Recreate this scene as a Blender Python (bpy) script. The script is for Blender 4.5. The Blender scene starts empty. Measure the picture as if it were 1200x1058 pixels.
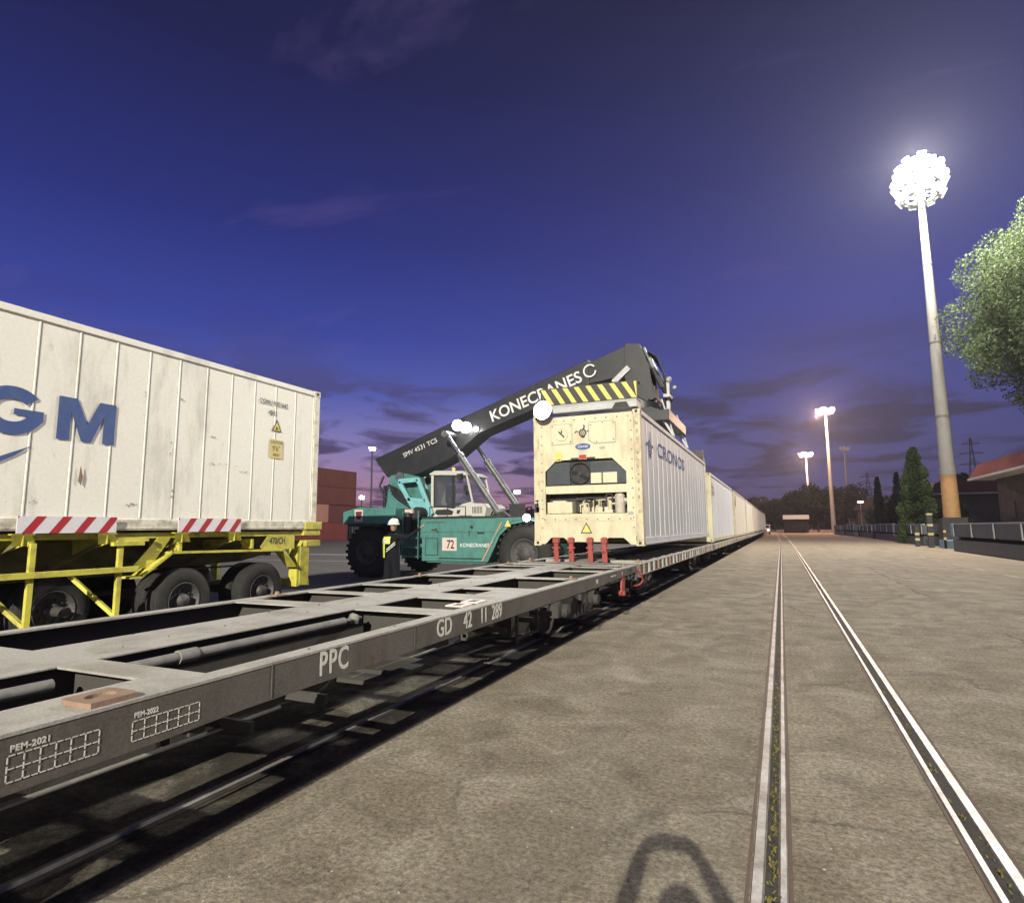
import bpy, bmesh, math, random
from mathutils import Vector, Matrix
import numpy as np
random.seed(7)
rng = np.random.default_rng(11)
scene = bpy.context.scene
COL = scene.collection
R = math.radians

# ------------------------------------------------------------ camera
CAM_H = 1.62
cam_d = bpy.data.cameras.new('camera'); cam = bpy.data.objects.new('camera', cam_d); COL.objects.link(cam)
f_px, pitch, yaw, roll = 704.04, .1266, .4175, -.0063
cam_d.sensor_width = 36; cam_d.sensor_fit = 'HORIZONTAL'; cam_d.lens = f_px/1200*36
cam_d.clip_start = .05; cam_d.clip_end = 6000
Fv = Vector((-math.sin(yaw)*math.cos(pitch), math.cos(yaw)*math.cos(pitch), math.sin(pitch)))
Rv = Vector((math.cos(yaw), math.sin(yaw), 0)); Uv = Rv.cross(Fv)
R2 = Rv*math.cos(roll)+Uv*math.sin(roll); U2 = -Rv*math.sin(roll)+Uv*math.cos(roll)
M4 = Matrix((R2, U2, -Fv)).transposed().to_4x4(); M4.translation = (0, 0, CAM_H)
cam.matrix_world = M4
scene.camera = cam

# ------------------------------------------------------------ view / world
scene.view_settings.view_transform = 'Standard'; scene.view_settings.look = 'None'
scene.view_settings.exposure = 0; scene.view_settings.gamma = 1
scene.cycles.max_bounces = 6; scene.cycles.diffuse_bounces = 3; scene.cycles.glossy_bounces = 3
scene.cycles.transparent_max_bounces = 8
scene.cycles.sample_clamp_indirect = 4

def srgb(r, g, b):
    def c(v):
        v /= 255
        return v/12.92 if v <= .04045 else ((v+.055)/1.055)**2.4
    return (c(r), c(g), c(b), 1)

world = bpy.data.worlds.new('World'); scene.world = world; world.use_nodes = True
nt = world.node_tree; N = nt.nodes; Lk = nt.links; N.clear()
def nd(t, **k):
    n = N.new(t)
    for a, b in k.items(): setattr(n, a, b)
    return n
def wmath(op, a, b=None, c=None, clamp=False):
    n = nd('ShaderNodeMath', operation=op, use_clamp=clamp)
    for i, v in enumerate((a, b, c)):
        if v is None: continue
        if isinstance(v, (int, float)): n.inputs[i].default_value = v
        else: Lk.new(v, n.inputs[i])
    return n.outputs[0]
def wramp(fac, stops):
    n = nd('ShaderNodeValToRGB'); el = n.color_ramp.elements
    while len(el) < len(stops): el.new(.5)
    for e, (p, c) in zip(el, stops): e.position = p; e.color = c
    Lk.new(fac, n.inputs[0]); return n.outputs[0]
def wmix(fac, a, b, blend='MIX'):
    n = nd('ShaderNodeMix', data_type='RGBA', blend_type=blend)
    for s, v in ((n.inputs['Factor'], fac), (n.inputs[6], a), (n.inputs[7], b)):
        if isinstance(v, (int, float)): s.default_value = v
        elif isinstance(v, tuple): s.default_value = v
        else: Lk.new(v, s)
    return n.outputs[2]
tc = nd('ShaderNodeTexCoord'); sep = nd('ShaderNodeSeparateXYZ'); Lk.new(tc.outputs['Generated'], sep.inputs[0])
zz = wmath('MAXIMUM', sep.outputs[2], 0)
# dusk side (west, left of the tracks) and night side
west = wramp(zz, [(0, srgb(205, 134, 142)), (.06, srgb(184, 142, 170)), (.13, srgb(138, 130, 188)), (.21, srgb(82, 93, 174)), (.30, srgb(55, 68, 156)),
                  (.44, srgb(36, 45, 120)), (.62, srgb(22, 26, 76)), (1, srgb(12, 13, 38))])
east = wramp(zz, [(0, srgb(80, 74, 104)), (.07, srgb(72, 74, 118)), (.17, srgb(66, 73, 136)), (.32, srgb(54, 62, 142)),
                  (.5, srgb(36, 42, 106)), (.68, srgb(22, 25, 64)), (1, srgb(14, 15, 42))])
# azimuth factor: direction (-.75,.66) is the afterglow
azf = wmath('ADD', wmath('MULTIPLY', sep.outputs[0], -.85), wmath('MULTIPLY', sep.outputs[1], .1))
mr = nd('ShaderNodeMapRange'); mr.interpolation_type = 'SMOOTHSTEP'
Lk.new(azf, mr.inputs[0]); mr.inputs[1].default_value = .05; mr.inputs[2].default_value = .62
base = wmix(mr.outputs[0], east, west)
# clouds, projected on a plane overhead so they flatten towards the horizon
den = wmath('ADD', zz, .10)
cx = wmath('DIVIDE', sep.outputs[0], den); cy = wmath('DIVIDE', sep.outputs[1], den)
cmb = nd('ShaderNodeCombineXYZ'); Lk.new(cx, cmb.inputs[0]); Lk.new(cy, cmb.inputs[1])
mp = nd('ShaderNodeMapping'); mp.inputs['Scale'].default_value = (1.0, 1.0, 1); mp.inputs['Location'].default_value = (3.7, 1.3, 0)
mp.inputs['Rotation'].default_value = (0, 0, .5)
Lk.new(cmb.outputs[0], mp.inputs[0])
no = nd('ShaderNodeTexNoise'); no.inputs['Scale'].default_value = 1.5; no.inputs['Detail'].default_value = 7; no.inputs['Roughness'].default_value = .58
no.inputs['Distortion'].default_value = .5
Lk.new(mp.outputs[0], no.inputs['Vector'])
lowmask = wramp(zz, [(0, (.9, .9, .9, 1)), (.1, (1, 1, 1, 1)), (.19, (.85, .85, .85, 1)), (.26, (.3, .3, .3, 1)), (.34, (0, 0, 0, 1))])
cl = wramp(no.outputs[0], [(.47, (0, 0, 0, 1)), (.58, (1, 1, 1, 1))])
clf = wmath('MULTIPLY', wmath('MULTIPLY', cl, lowmask), .95)
ccol = wmix(mr.outputs[0], srgb(52, 50, 74), srgb(70, 58, 92))
sky1 = wmix(clf, base, ccol)
# thin high wisps
no2 = nd('ShaderNodeTexNoise'); no2.inputs['Scale'].default_value = 1.3; no2.inputs['Detail'].default_value = 6; no2.inputs['Roughness'].default_value = .62; no2.inputs['Distortion'].default_value = .35
mp2 = nd('ShaderNodeMapping'); mp2.inputs['Scale'].default_value = (.8, 2.6, 1); mp2.inputs['Location'].default_value = (7.2, 4.1, 0); mp2.inputs['Rotation'].default_value = (0, 0, .9)
Lk.new(cmb.outputs[0], mp2.inputs[0]); Lk.new(mp2.outputs[0], no2.inputs['Vector'])
w2 = wramp(no2.outputs[0], [(.58, (0, 0, 0, 1)), (.85, (1, 1, 1, 1))])
hm = wramp(zz, [(.10, (0, 0, 0, 1)), (.28, (.42, .42, .42, 1)), (.7, (.42, .42, .42, 1)), (1, (0, 0, 0, 1))])
sky2 = wmix(wmath('MULTIPLY', w2, hm), sky1, srgb(112, 92, 150))
# sensor-free base: a touch of the physical twilight sky
st = nd('ShaderNodeTexSky', sky_type='NISHITA'); st.sun_disc = False; st.sun_elevation = R(-4); st.sun_rotation = R(-70)
sky3 = wmix(.06, sky2, st.outputs[0], 'ADD')
bg = nd('ShaderNodeBackground'); Lk.new(sky3, bg.inputs[0]); bg.inputs[1].default_value = 1.0
wo = nd('ShaderNodeOutputWorld'); Lk.new(bg.outputs[0], wo.inputs[0])

# ------------------------------------------------------------ materials
MATS = {}
def newmat(name):
    m = bpy.data.materials.new(name); m.use_nodes = True
    t = m.node_tree; b = t.nodes['Principled BSDF']
    return m, t, b
def lin(c): return (c[0], c[1], c[2], 1)
def paint(name, col, dirt=None, amt=.5, rough=.5, metal=0, scale=1.5, streak=1.0, bump=.02, bscale=60, fine=0.0, thr=(.45, .7), spec=.5, rust=0.0, rscale=3.0, rcol=(.13, .06, .03)):
    """painted / worn surface: base colour, larger dirt patches (stretched along z by streak), fine speckle, micro bump"""
    m, t, b = newmat(name); n = t.nodes; l = t.links
    tcn = n.new('ShaderNodeTexCoord'); mpn = n.new('ShaderNodeMapping'); mpn.inputs['Scale'].default_value = (1, 1, 1/streak)
    l.new(tcn.outputs['Object'], mpn.inputs[0])
    n1 = n.new('ShaderNodeTexNoise'); n1.inputs['Scale'].default_value = scale; n1.inputs['Detail'].default_value = 8; n1.inputs['Roughness'].default_value = .65
    l.new(mpn.outputs[0], n1.inputs['Vector'])
    rp = n.new('ShaderNodeValToRGB'); rp.color_ramp.elements[0].position = thr[0]; rp.color_ramp.elements[1].position = thr[1]
    rp.color_ramp.elements[0].color = (0, 0, 0, 1); rp.color_ramp.elements[1].color = (amt, amt, amt, 1)
    l.new(n1.outputs[0], rp.inputs[0])
    mx = n.new('ShaderNodeMix'); mx.data_type = 'RGBA'
    dirt = dirt or tuple(c*.5 for c in col[:3])
    mx.inputs[6].default_value = lin(col); mx.inputs[7].default_value = lin(dirt)
    l.new(rp.outputs[0], mx.inputs[0])
    n2 = n.new('ShaderNodeTexNoise'); n2.inputs['Scale'].default_value = bscale; n2.inputs['Detail'].default_value = 5
    l.new(tcn.outputs['Object'], n2.inputs['Vector'])
    out = mx.outputs[2]
    if rust:
        n3 = n.new('ShaderNodeTexNoise'); n3.inputs['Scale'].default_value = rscale; n3.inputs['Detail'].default_value = 12; n3.inputs['Roughness'].default_value = .75; n3.inputs['Distortion'].default_value = .4
        mp3 = n.new('ShaderNodeMapping'); mp3.inputs['Location'].default_value = (3.1, 7.7, 1.9); mp3.inputs['Scale'].default_value = (1, 1, .6)
        l.new(tcn.outputs['Object'], mp3.inputs[0]); l.new(mp3.outputs[0], n3.inputs['Vector'])
        r3 = n.new('ShaderNodeValToRGB'); r3.color_ramp.elements[0].position = .66-.16*rust; r3.color_ramp.elements[1].position = .74-.12*rust
        r3.color_ramp.elements[0].color = (0, 0, 0, 1); r3.color_ramp.elements[1].color = (.85, .85, .85, 1); l.new(n3.outputs[0], r3.inputs[0])
        m3 = n.new('ShaderNodeMix'); m3.data_type = 'RGBA'; m3.inputs[7].default_value = lin(rcol); l.new(r3.outputs[0], m3.inputs[0]); l.new(out, m3.inputs[6]); out = m3.outputs[2]
    if fine:
        mm = n.new('ShaderNodeMix'); mm.data_type = 'RGBA'; mm.blend_type = 'MULTIPLY'; mm.inputs[0].default_value = 1
        r2 = n.new('ShaderNodeValToRGB'); r2.color_ramp.elements[0].position = .3; r2.color_ramp.elements[1].position = .7
        k = 1-fine; r2.color_ramp.elements[0].color = (k, k, k, 1); r2.color_ramp.elements[1].color = (1, 1, 1, 1)
        l.new(n2.outputs[0], r2.inputs[0]); l.new(out, mm.inputs[6]); l.new(r2.outputs[0], mm.inputs[7]); out = mm.outputs[2]
    l.new(out, b.inputs['Base Color'])
    b.inputs['Roughness'].default_value = rough; b.inputs['Metallic'].default_value = metal; b.inputs['Specular IOR Level'].default_value = spec
    if bump:
        bp = n.new('ShaderNodeBump'); bp.inputs['Strength'].default_value = .6; bp.inputs['Distance'].default_value = bump
        l.new(n2.outputs[0], bp.inputs['Height']); l.new(bp.outputs[0], b.inputs['Normal'])
    return m
def emis(name, col, s):
    m, t, b = newmat(name)
    b.inputs['Base Color'].default_value = lin(col); b.inputs['Emission Color'].default_value = lin(col); b.inputs['Emission Strength'].default_value = s
    return m
def glass(name, col=(.5, .55, .6), rough=.05, alpha=.35):
    m, t, b = newmat(name)
    b.inputs['Base Color'].default_value = lin(col); b.inputs['Roughness'].default_value = rough; b.inputs['Alpha'].default_value = alpha
    return m

M = MATS
M['deck'] = paint('dusty_deck_steel', (.42, .405, .37), (.24, .215, .18), .9, .8, scale=2.2, bump=.004, bscale=90, fine=.3, rust=.35, rscale=4, rcol=(.2, .14, .1))
M['sill'] = paint('brown_grey_wagon_paint', (.125, .112, .098), (.062, .053, .045), .85, .65, scale=2.6, streak=2.5, bump=.002, bscale=70, fine=.3, rust=.5, rscale=5, rcol=(.10, .06, .035))
M['under'] = paint('grimy_underframe', (.05, .046, .042), (.03, .026, .022), .6, .8, scale=4, bump=.004)
M['rustpad'] = paint('rusty_casting', (.25, .175, .125), (.2, .11, .07), .7, .75, scale=14, bump=.004)
M['stencil'] = paint('stencil_paint', (.62, .60, .55), (.2, .18, .16), .5, .7, scale=26, bump=0, thr=(.5, .68))
M['rail'] = paint('polished_rail', (.44, .43, .42), (.15, .12, .095), .95, .5, metal=.3, scale=3.5, bump=.002, bscale=40, fine=.3, thr=(.42, .7))
M['lowrail'] = paint('greasy_rail', (.30, .28, .26), (.12, .1, .09), .7, .75, metal=.0, scale=5, bump=.001, spec=.1)
M['railside'] = paint('rusty_rail_web', (.10, .065, .045), (.05, .035, .03), .6, .8, scale=9)
M['gap'] = paint('flangeway_dirt', (.022, .019, .016), (.06, .05, .035), .6, .95, scale=6, bump=.01)
M['tcont'] = paint('weathered_cream_panel', (.88, .86, .77), (.44, .43, .38), .85, .5, scale=1.9, streak=4, bump=.001, bscale=25, fine=.08, thr=(.52, .78), rust=.12, rscale=6, rcol=(.30, .22, .14))
M['tcont_rail'] = paint('weathered_cream_rail', (.72, .69, .58), (.27, .22, .16), .85, .6, scale=5, bump=.002, thr=(.46, .7), rust=.45, rscale=5, rcol=(.2, .12, .07))
M['ecru'] = paint('ecru_container_paint', (.61, .565, .40), (.40, .33, .21), .8, .5, scale=3.5, streak=3, bump=.001, fine=.1, thr=(.48, .72), rust=.22, rscale=7, rcol=(.27, .17, .09))
M['ecru_d'] = paint('ecru_frame_paint', (.57, .52, .355), (.3, .2, .12), .8, .55, scale=7, streak=2, bump=.001, fine=.1, thr=(.48, .7), rust=.3, rscale=7, rcol=(.25, .14, .08))
M['grey_side'] = paint('dull_aluminium_side', (.60, .61, .63), (.42, .43, .45), .7, .55, scale=2.2, streak=5, bump=.001, fine=.1, thr=(.42, .7), rust=.1, rscale=5, rcol=(.3, .27, .24))
M['white_side'] = paint('white_container_side', (.66, .66, .68), (.46, .45, .46), .7, .5, scale=1.8, streak=5, bump=.001, thr=(.45, .75), rust=.15, rcol=(.35, .3, .27))
M['cream_side'] = paint('cream_container_side', (.66, .60, .52), (.45, .38, .32), .6, .5, scale=1.8, streak=5, bump=.001, thr=(.45, .75))
M['pink_side'] = paint('pinkish_container_side', (.62, .52, .46), (.42, .3, .26), .6, .5, scale=1.8, streak=5, bump=.001, thr=(.45, .75))
M['blue_logo'] = paint('faded_blue_letters', (.055, .095, .26), (.09, .13, .27), .6, .5, scale=8, bump=0)
M['blue_logo2'] = paint('pale_blue_letters', (.04, .075, .26), (.1, .13, .3), .6, .85, scale=6, bump=0)
M['pink_logo'] = paint('faded_red_letters', (.40, .10, .14), (.5, .35, .35), .5, .5, scale=6, bump=0)
M['black'] = paint('matt_black', (.018, .018, .02), (.04, .038, .035), .6, .6, scale=5, bump=.001)
M['ink'] = paint('black_print', (.03, .03, .032), None, .2, .6, bump=0)
M['white'] = paint('white_paint', (.74, .73, .70), (.5, .48, .44), .4, .5, scale=8, bump=0)
M['fadedink'] = paint('faded_print', (.32, .31, .28), (.5, .49, .43), .7, .6, scale=20, bump=0)
M['tyel'] = paint('worn_yellow_chassis_paint', (.60, .56, .085), (.30, .25, .06), .85, .5, scale=5, bump=.002, fine=.15, thr=(.47, .68), rust=.4, rscale=6, rcol=(.12, .09, .05))
M['olive'] = paint('shaded_yellow_beam', (.14, .125, .035), (.045, .04, .022), .8, .7, scale=2.5, streak=.5, bump=.002, thr=(.38, .62))  # chassis yellow darkened for the shade under the container
M['haz_p'] = paint('faded_band_yellow', (.50, .44, .22), (.3, .27, .2), .6, .7, scale=6, bump=0)
M['haz_y'] = paint('hazard_yellow', (.72, .58, .12), (.5, .42, .2), .5, .5, scale=9, bump=0)
M['haz_r'] = paint('reflective_red', (.42, .03, .04), (.3, .03, .04), .4, .4, scale=9, bump=0)
M['haz_w'] = paint('reflective_white', (.74, .72, .76), (.6, .58, .6), .4, .4, scale=9, bump=0)
M['tyre'] = paint('tyre_rubber', (.016, .0155, .015), (.032, .029, .026), .7, .8, scale=10, bump=.004)
M['rim'] = paint('dusty_steel_rim', (.09, .087, .083), (.06, .055, .05), .7, .5, metal=.4, scale=12)
M['rimd'] = paint('dark_hub_steel', (.07, .068, .065), (.03, .03, .03), .7, .6, scale=8)
M['teal'] = paint('teal_machine_paint', (.075, .235, .205), (.045, .12, .105), .8, .5, scale=3, streak=2, bump=.001, fine=.12, rust=.25, rscale=5, rcol=(.05, .06, .05))
M['teal_l'] = paint('pale_teal_paint', (.20, .48, .50), (.12, .33, .35), .5, .42, scale=4, bump=.001)
M['boom'] = paint('dark_boom_paint', (.020, .022, .024), (.04, .04, .038), .6, .45, scale=2.5, bump=.001, fine=.1)
M['chrome'] = paint('chromed_rod', (.75, .76, .78), None, .2, .18, metal=1, bump=0)
M['cyl'] = paint('grey_cylinder_barrel', (.15, .155, .16), (.15, .15, .15), .5, .35, metal=.6, scale=6)
M['cabw'] = paint('off_white_cab_paint', (.52, .52, .47), (.45, .43, .36), .4, .45, scale=5, bump=.001)
M['glass'] = glass('tinted_cab_glass', (.07, .085, .11), .03, .6)
M['redsteel'] = paint('red_steel', (.32, .05, .04), (.16, .04, .035), .6, .5, scale=8)
M['red2'] = paint('dull_red_container', (.19, .03, .027), (.1, .022, .02), .6, .6, scale=1.2, streak=2)
M['rustred'] = paint('rust_red_container', (.13, .032, .024), (.08, .022, .018), .6, .6, scale=1.2, streak=2)
M['salmon'] = paint('salmon_container', (.42, .21, .15), (.35, .17, .13), .5, .6, scale=1.2, streak=2)
M['maroon'] = paint('maroon_container', (.12, .03, .028), (.07, .02, .02), .5, .6, scale=1.2, streak=2)
M['navy'] = paint('navy_container', (.03, .045, .07), (.02, .03, .045), .5, .6, scale=1.2, streak=2)
M['darkgreen'] = paint('dark_green_container', (.025, .045, .04), (.015, .025, .02), .5, .6, scale=1.2, streak=2)
M['concrete'] = paint('concrete_pole', (.25, .24, .22), (.15, .14, .125), .6, .8, scale=1.5, streak=4, bump=.004)
M['ochre'] = paint('ochre_pole_paint', (.42, .24, .10), (.26, .14, .07), .6, .75, scale=2, bump=.003)
M['pipe'] = paint('dull_grey_pipe', (.20, .195, .185), (.1, .09, .08), .7, .75, scale=9, bump=.001)
M['galv'] = paint('galvanised_steel', (.42, .43, .44), (.3, .3, .3), .5, .5, metal=.5, scale=3)
M['steelblue'] = paint('dark_slate_steel', (.075, .087, .105), (.045, .05, .055), .6, .6, scale=1.8, streak=2)
M['rimlight'] = paint('pale_top_rim', (.36, .38, .40), (.2, .2, .2), .5, .6, scale=3)
M['skyblue'] = paint('light_blue_paint', (.25, .42, .55), (.16, .27, .35), .5, .6, scale=3)
M['redroof'] = paint('red_metal_roof', (.15, .012, .012), (.09, .012, .012), .5, .85, scale=1)
M['wall'] = paint('dark_weathered_wall', (.085, .065, .055), (.03, .026, .024), .9, .9, scale=.9, bump=.02, thr=(.35, .65))
M['fascia'] = paint('white_fascia', (.62, .60, .58), None, .3, .6, scale=3)
M['navycloth'] = paint('dark_workwear', (.009, .010, .014), (.016, .016, .02), .5, .95, scale=14, bump=.004, spec=.15)
M['hivis'] = paint('hi_vis_yellow', (.60, .72, .08), (.45, .5, .1), .4, .6, scale=9, bump=.002)
M['refl'] = paint('reflective_tape', (.55, .56, .55), (.4, .4, .4), .4, .4, scale=9, bump=0)
M['skin'] = paint('skin', (.30, .17, .11), (.26, .14, .09), .3, .55, scale=20, bump=0)
M['hat'] = paint('white_hard_hat', (.74, .76, .66), (.6, .6, .5), .4, .35, scale=12, bump=0)
M['hair'] = paint('dark_hair', (.02, .017, .014), None, .3, .8, scale=30)
M['bark'] = paint('bark', (.10, .08, .06), (.05, .04, .03), .6, .9, scale=5, bump=.02)
M['lamp_w'] = emis('floodlight_glow', (1, .97, .92), 14)
M['lamp_o'] = emis('warm_floodlight_glow', (1, .62, .50), 14)
M['lamp_s'] = emis('work_light_glow', (1, .98, .95), 45)
M['lamp_d'] = emis('dim_lamp_glow', (1, .8, .65), 8)
M['lens_off'] = paint('unlit_lens', (.5, .52, .55), None, .2, .2, scale=3, bump=0)
M['labelp'] = paint('pink_white_label', (.66, .52, .46), (.5, .4, .36), .4, .6, scale=12, bump=0)

def leafmat(name, c1, c2, tr=.3):
    m, t, b = newmat(name); n = t.nodes; l = t.links
    g = n.new('ShaderNodeNewGeometry'); rp = n.new('ShaderNodeValToRGB')
    rp.color_ramp.elements[0].color = lin(c1); rp.color_ramp.elements[1].color = lin(c2)
    l.new(g.outputs['Random Per Island'], rp.inputs[0]); l.new(rp.outputs[0], b.inputs['Base Color'])
    b.inputs['Roughness'].default_value = .75; b.inputs['Specular IOR Level'].default_value = .12
    tr_ = n.new('ShaderNodeBsdfTranslucent'); l.new(rp.outputs[0], tr_.inputs[0])
    mx = n.new('ShaderNodeMixShader'); mx.inputs[0].default_value = tr
    l.new(b.outputs[0], mx.inputs[1]); l.new(tr_.outputs[0], mx.inputs[2])
    l.new(mx.outputs[0], n['Material Output'].inputs[0])
    return m
M['leaf'] = leafmat('broad_leaves', (.052, .078, .03), (.115, .15, .066))
M['leafc'] = leafmat('conifer_leaves', (.04, .066, .02), (.085, .12, .04))
M['leafd'] = leafmat('dark_leaves', (.012, .017, .012), (.028, .034, .022))
M['weed'] = leafmat('dry_weeds', (.12, .11, .03), (.2, .17, .07))

# ground material ------------------------------------------------
def ground_mat():
    m, t, b = newmat('worn_asphalt_yard'); n = t.nodes; l = t.links
    def tex(scale, det=8, rough=.6, dist=0, typ='ShaderNodeTexNoise', vec=None):
        q = n.new(typ); q.inputs['Scale'].default_value = scale
        if 'Detail' in q.inputs: q.inputs['Detail'].default_value = det; q.inputs['Roughness'].default_value = rough
        if 'Distortion' in q.inputs: q.inputs['Distortion'].default_value = dist
        l.new(vec or g.outputs['Position'], q.inputs['Vector']); return q
    def rmp(src, stops):
        q = n.new('ShaderNodeValToRGB'); e = q.color_ramp.elements
        while len(e) < len(stops): e.new(.5)
        for a, (p, c) in zip(e, stops): a.position = p; a.color = c if len(c) == 4 else lin(c)
        l.new(src, q.inputs[0]); return q.outputs[0]
    def mix(f, a, c, bt='MIX'):
        q = n.new('ShaderNodeMix'); q.data_type = 'RGBA'; q.blend_type = bt
        for s, v in ((q.inputs[0], f), (q.inputs[6], a), (q.inputs[7], c)):
            if isinstance(v, (int, float)): s.default_value = v
            elif isinstance(v, tuple): s.default_value = lin(v)
            else: l.new(v, s)
        return q.outputs[2]
    def mth(op, a, b_=None, clamp=False):
        q = n.new('ShaderNodeMath'); q.operation = op; q.use_clamp = clamp
        for i, v in enumerate((a, b_)):
            if v is None: continue
            if isinstance(v, (int, float)): q.inputs[i].default_value = v
            else: l.new(v, q.inputs[i])
        return q.outputs[0]
    g = n.new('ShaderNodeNewGeometry'); sp = n.new('ShaderNodeSeparateXYZ'); l.new(g.outputs['Position'], sp.inputs[0])
    big = tex(.35, 6, .6, .6); mid = tex(1.7, 9, .68, .8); fin = tex(30, 8, .85); vor = tex(70, typ='ShaderNodeTexVoronoi')
    c = rmp(mid.outputs[0], [(.32, (.155, .13, .095)), (.5, (.242, .214, .165)), (.66, (.34, .308, .25))])
    c = mix(rmp(big.outputs[0], [(.42, (0, 0, 0)), (.62, (.4, .4, .4))]), c, (.205, .17, .12))
    # brown earth near the verge on the right and towards the far end
    w1 = mth('MULTIPLY', mth('SUBTRACT', sp.outputs[0], 4.5), .25, True)
    w2 = mth('MULTIPLY', mth('SUBTRACT', sp.outputs[1], 30), .02, True)
    verge = mth('MAXIMUM', w1, w2); nv = mth('MULTIPLY', verge, rmp(mid.outputs[0], [(.35, (.3, .3, .3)), (.6, (1, 1, 1))]))
    c = mix(mth('MULTIPLY', nv, .6), c, (.27, .20, .135))
    # yard beyond the train is greyer
    yard = mth('MULTIPLY', mth('SUBTRACT', mth('MULTIPLY', sp.outputs[0], -1), 5.2), 2, True)
    c = mix(mth('MULTIPLY', yard, .75), c, (.135, .135, .14))
    trk_shade = mth('MULTIPLY', mth('MULTIPLY', mth('SUBTRACT', mth('MULTIPLY', sp.outputs[0], -1), 2.86), 9, True), mth('MULTIPLY', mth('ADD', sp.outputs[0], 5.2), 6, True))
    c = mix(mth('MULTIPLY', trk_shade, rmp(mid.outputs[0], [(.45, (.97, .97, .97)), (.62, (.55, .55, .55))])), c, (.03, .026, .022))  # wagon shade painted into the oily track bed colour
    # darker oily stains
    st_ = tex(.9, 5, .55, 1.5); c = mix(rmp(st_.outputs[0], [(.60, (0, 0, 0)), (.72, (.5, .5, .5))]), c, (.085, .075, .062))
    # speckle of aggregate
    c = mix(1, c, rmp(fin.outputs[0], [(.38, (.42, .41, .39)), (.5, (.95, .95, .95)), (.61, (1.55, 1.52, 1.46))]), 'MULTIPLY')
    vr = tex(110, typ='ShaderNodeTexVoronoi'); c = mix(rmp(vr.outputs['Distance'], [(.06, (.55, .55, .55)), (.13, (0, 0, 0))]), c, (.42, .40, .36))
    # construction seam right of the inlaid rails, wandering a little
    wob = tex(.8, 5, .7); sx = mth('ADD', sp.outputs[0], mth('MULTIPLY', mth('SUBTRACT', wob.outputs[0], .5), .5))
    d = mth('ABSOLUTE', mth('SUBTRACT', sx, 3.0)); sm = rmp(d, [(.012, (.75, .75, .75)), (.04, (0, 0, 0))])
    brk = tex(.5, 3); c = mix(mth('MULTIPLY', sm, rmp(brk.outputs[0], [(.42, (0, 0, 0)), (.5, (1, 1, 1))])), c, (.06, .05, .04))
    # straight construction joints across the yard, faint and broken
    jy = mth('ADD', sp.outputs[1], mth('MULTIPLY', mth('SUBTRACT', wob.outputs[0], .5), .25))
    jm = mth('ABSOLUTE', mth('SUBTRACT', mth('FRACT', mth('DIVIDE', jy, 11.0)), .37)); js = rmp(jm, [(.0012, (.5, .5, .5)), (.003, (0, 0, 0))])
    c = mix(mth('MULTIPLY', js, rmp(brk.outputs[0], [(.5, (0, 0, 0)), (.58, (1, 1, 1))])), c, (.07, .06, .045))
    # tyre-rubbed lanes along the track
    ln = tex(.55, 4, .6, .3, vec=None); lv = n.new('ShaderNodeMapping'); lv.inputs['Scale'].default_value = (3.2, .16, 1); l.new(g.outputs['Position'], lv.inputs[0]); l.new(lv.outputs[0], ln.inputs['Vector'])
    c = mix(rmp(ln.outputs[0], [(.5, (0, 0, 0)), (.72, (.38, .38, .38))]), c, (.12, .105, .085))
    # small dark spots of oil and gum
    vs_ = tex(2.3, typ='ShaderNodeTexVoronoi'); c = mix(rmp(vs_.outputs['Distance'], [(.035, (.75, .75, .75)), (.075, (0, 0, 0))]), c, (.05, .045, .04))
    # cracks
    vc = tex(.42, typ='ShaderNodeTexVoronoi'); vc.feature = 'DISTANCE_TO_EDGE'
    wv = n.new('ShaderNodeVectorMath'); wv.operation = 'MULTIPLY_ADD'; l.new(mid.outputs['Color'], wv.inputs[0]); wv.inputs[1].default_value = (.7, .7, .7); l.new(g.outputs['Position'], wv.inputs[2])
    l.new(wv.outputs[0], vc.inputs['Vector'])
    ck = mth('MULTIPLY', rmp(vc.outputs['Distance'], [(.002, (.6, .6, .6)), (.008, (0, 0, 0))]), rmp(big.outputs[0], [(.45, (0, 0, 0)), (.55, (1, 1, 1))]))
    c = mix(ck, c, (.06, .052, .045))
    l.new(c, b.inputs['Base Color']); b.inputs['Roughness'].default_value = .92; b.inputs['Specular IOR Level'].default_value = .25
    bp = n.new('ShaderNodeBump'); bp.inputs['Strength'].default_value = .9; bp.inputs['Distance'].default_value = .012
    hsum = mth('ADD', mth('MULTIPLY', fin.outputs[0], .6), mth('MULTIPLY', vor.outputs['Distance'], .35)); hsum = mth('ADD', hsum, mth('MULTIPLY', mid.outputs[0], .7))
    l.new(hsum, bp.inputs['Height']); l.new(bp.outputs[0], b.inputs['Normal'])
    return m
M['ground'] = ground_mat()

# ------------------------------------------------------------ helpers
ORG = {}
def tag(o, label=None, cat=None, group=None, kind=None):
    if label: o['label'] = label
    if cat: o['category'] = cat
    if group: o['group'] = group
    if kind: o['kind'] = kind
    return o
def empty(name, loc, label, cat, group=None):
    o = bpy.data.objects.new(name, None); COL.objects.link(o); o.location = loc; o.empty_display_size = .3
    ORG[o] = Vector(loc); return tag(o, label, cat, group)
def kids(o): return [c for c in COL.objects if c.parent == o]
def copy_tree(o, parent=None):
    c = o.copy(); COL.objects.link(c); c.parent = parent
    for ch in kids(o): copy_tree(ch, c)
    return c

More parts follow.
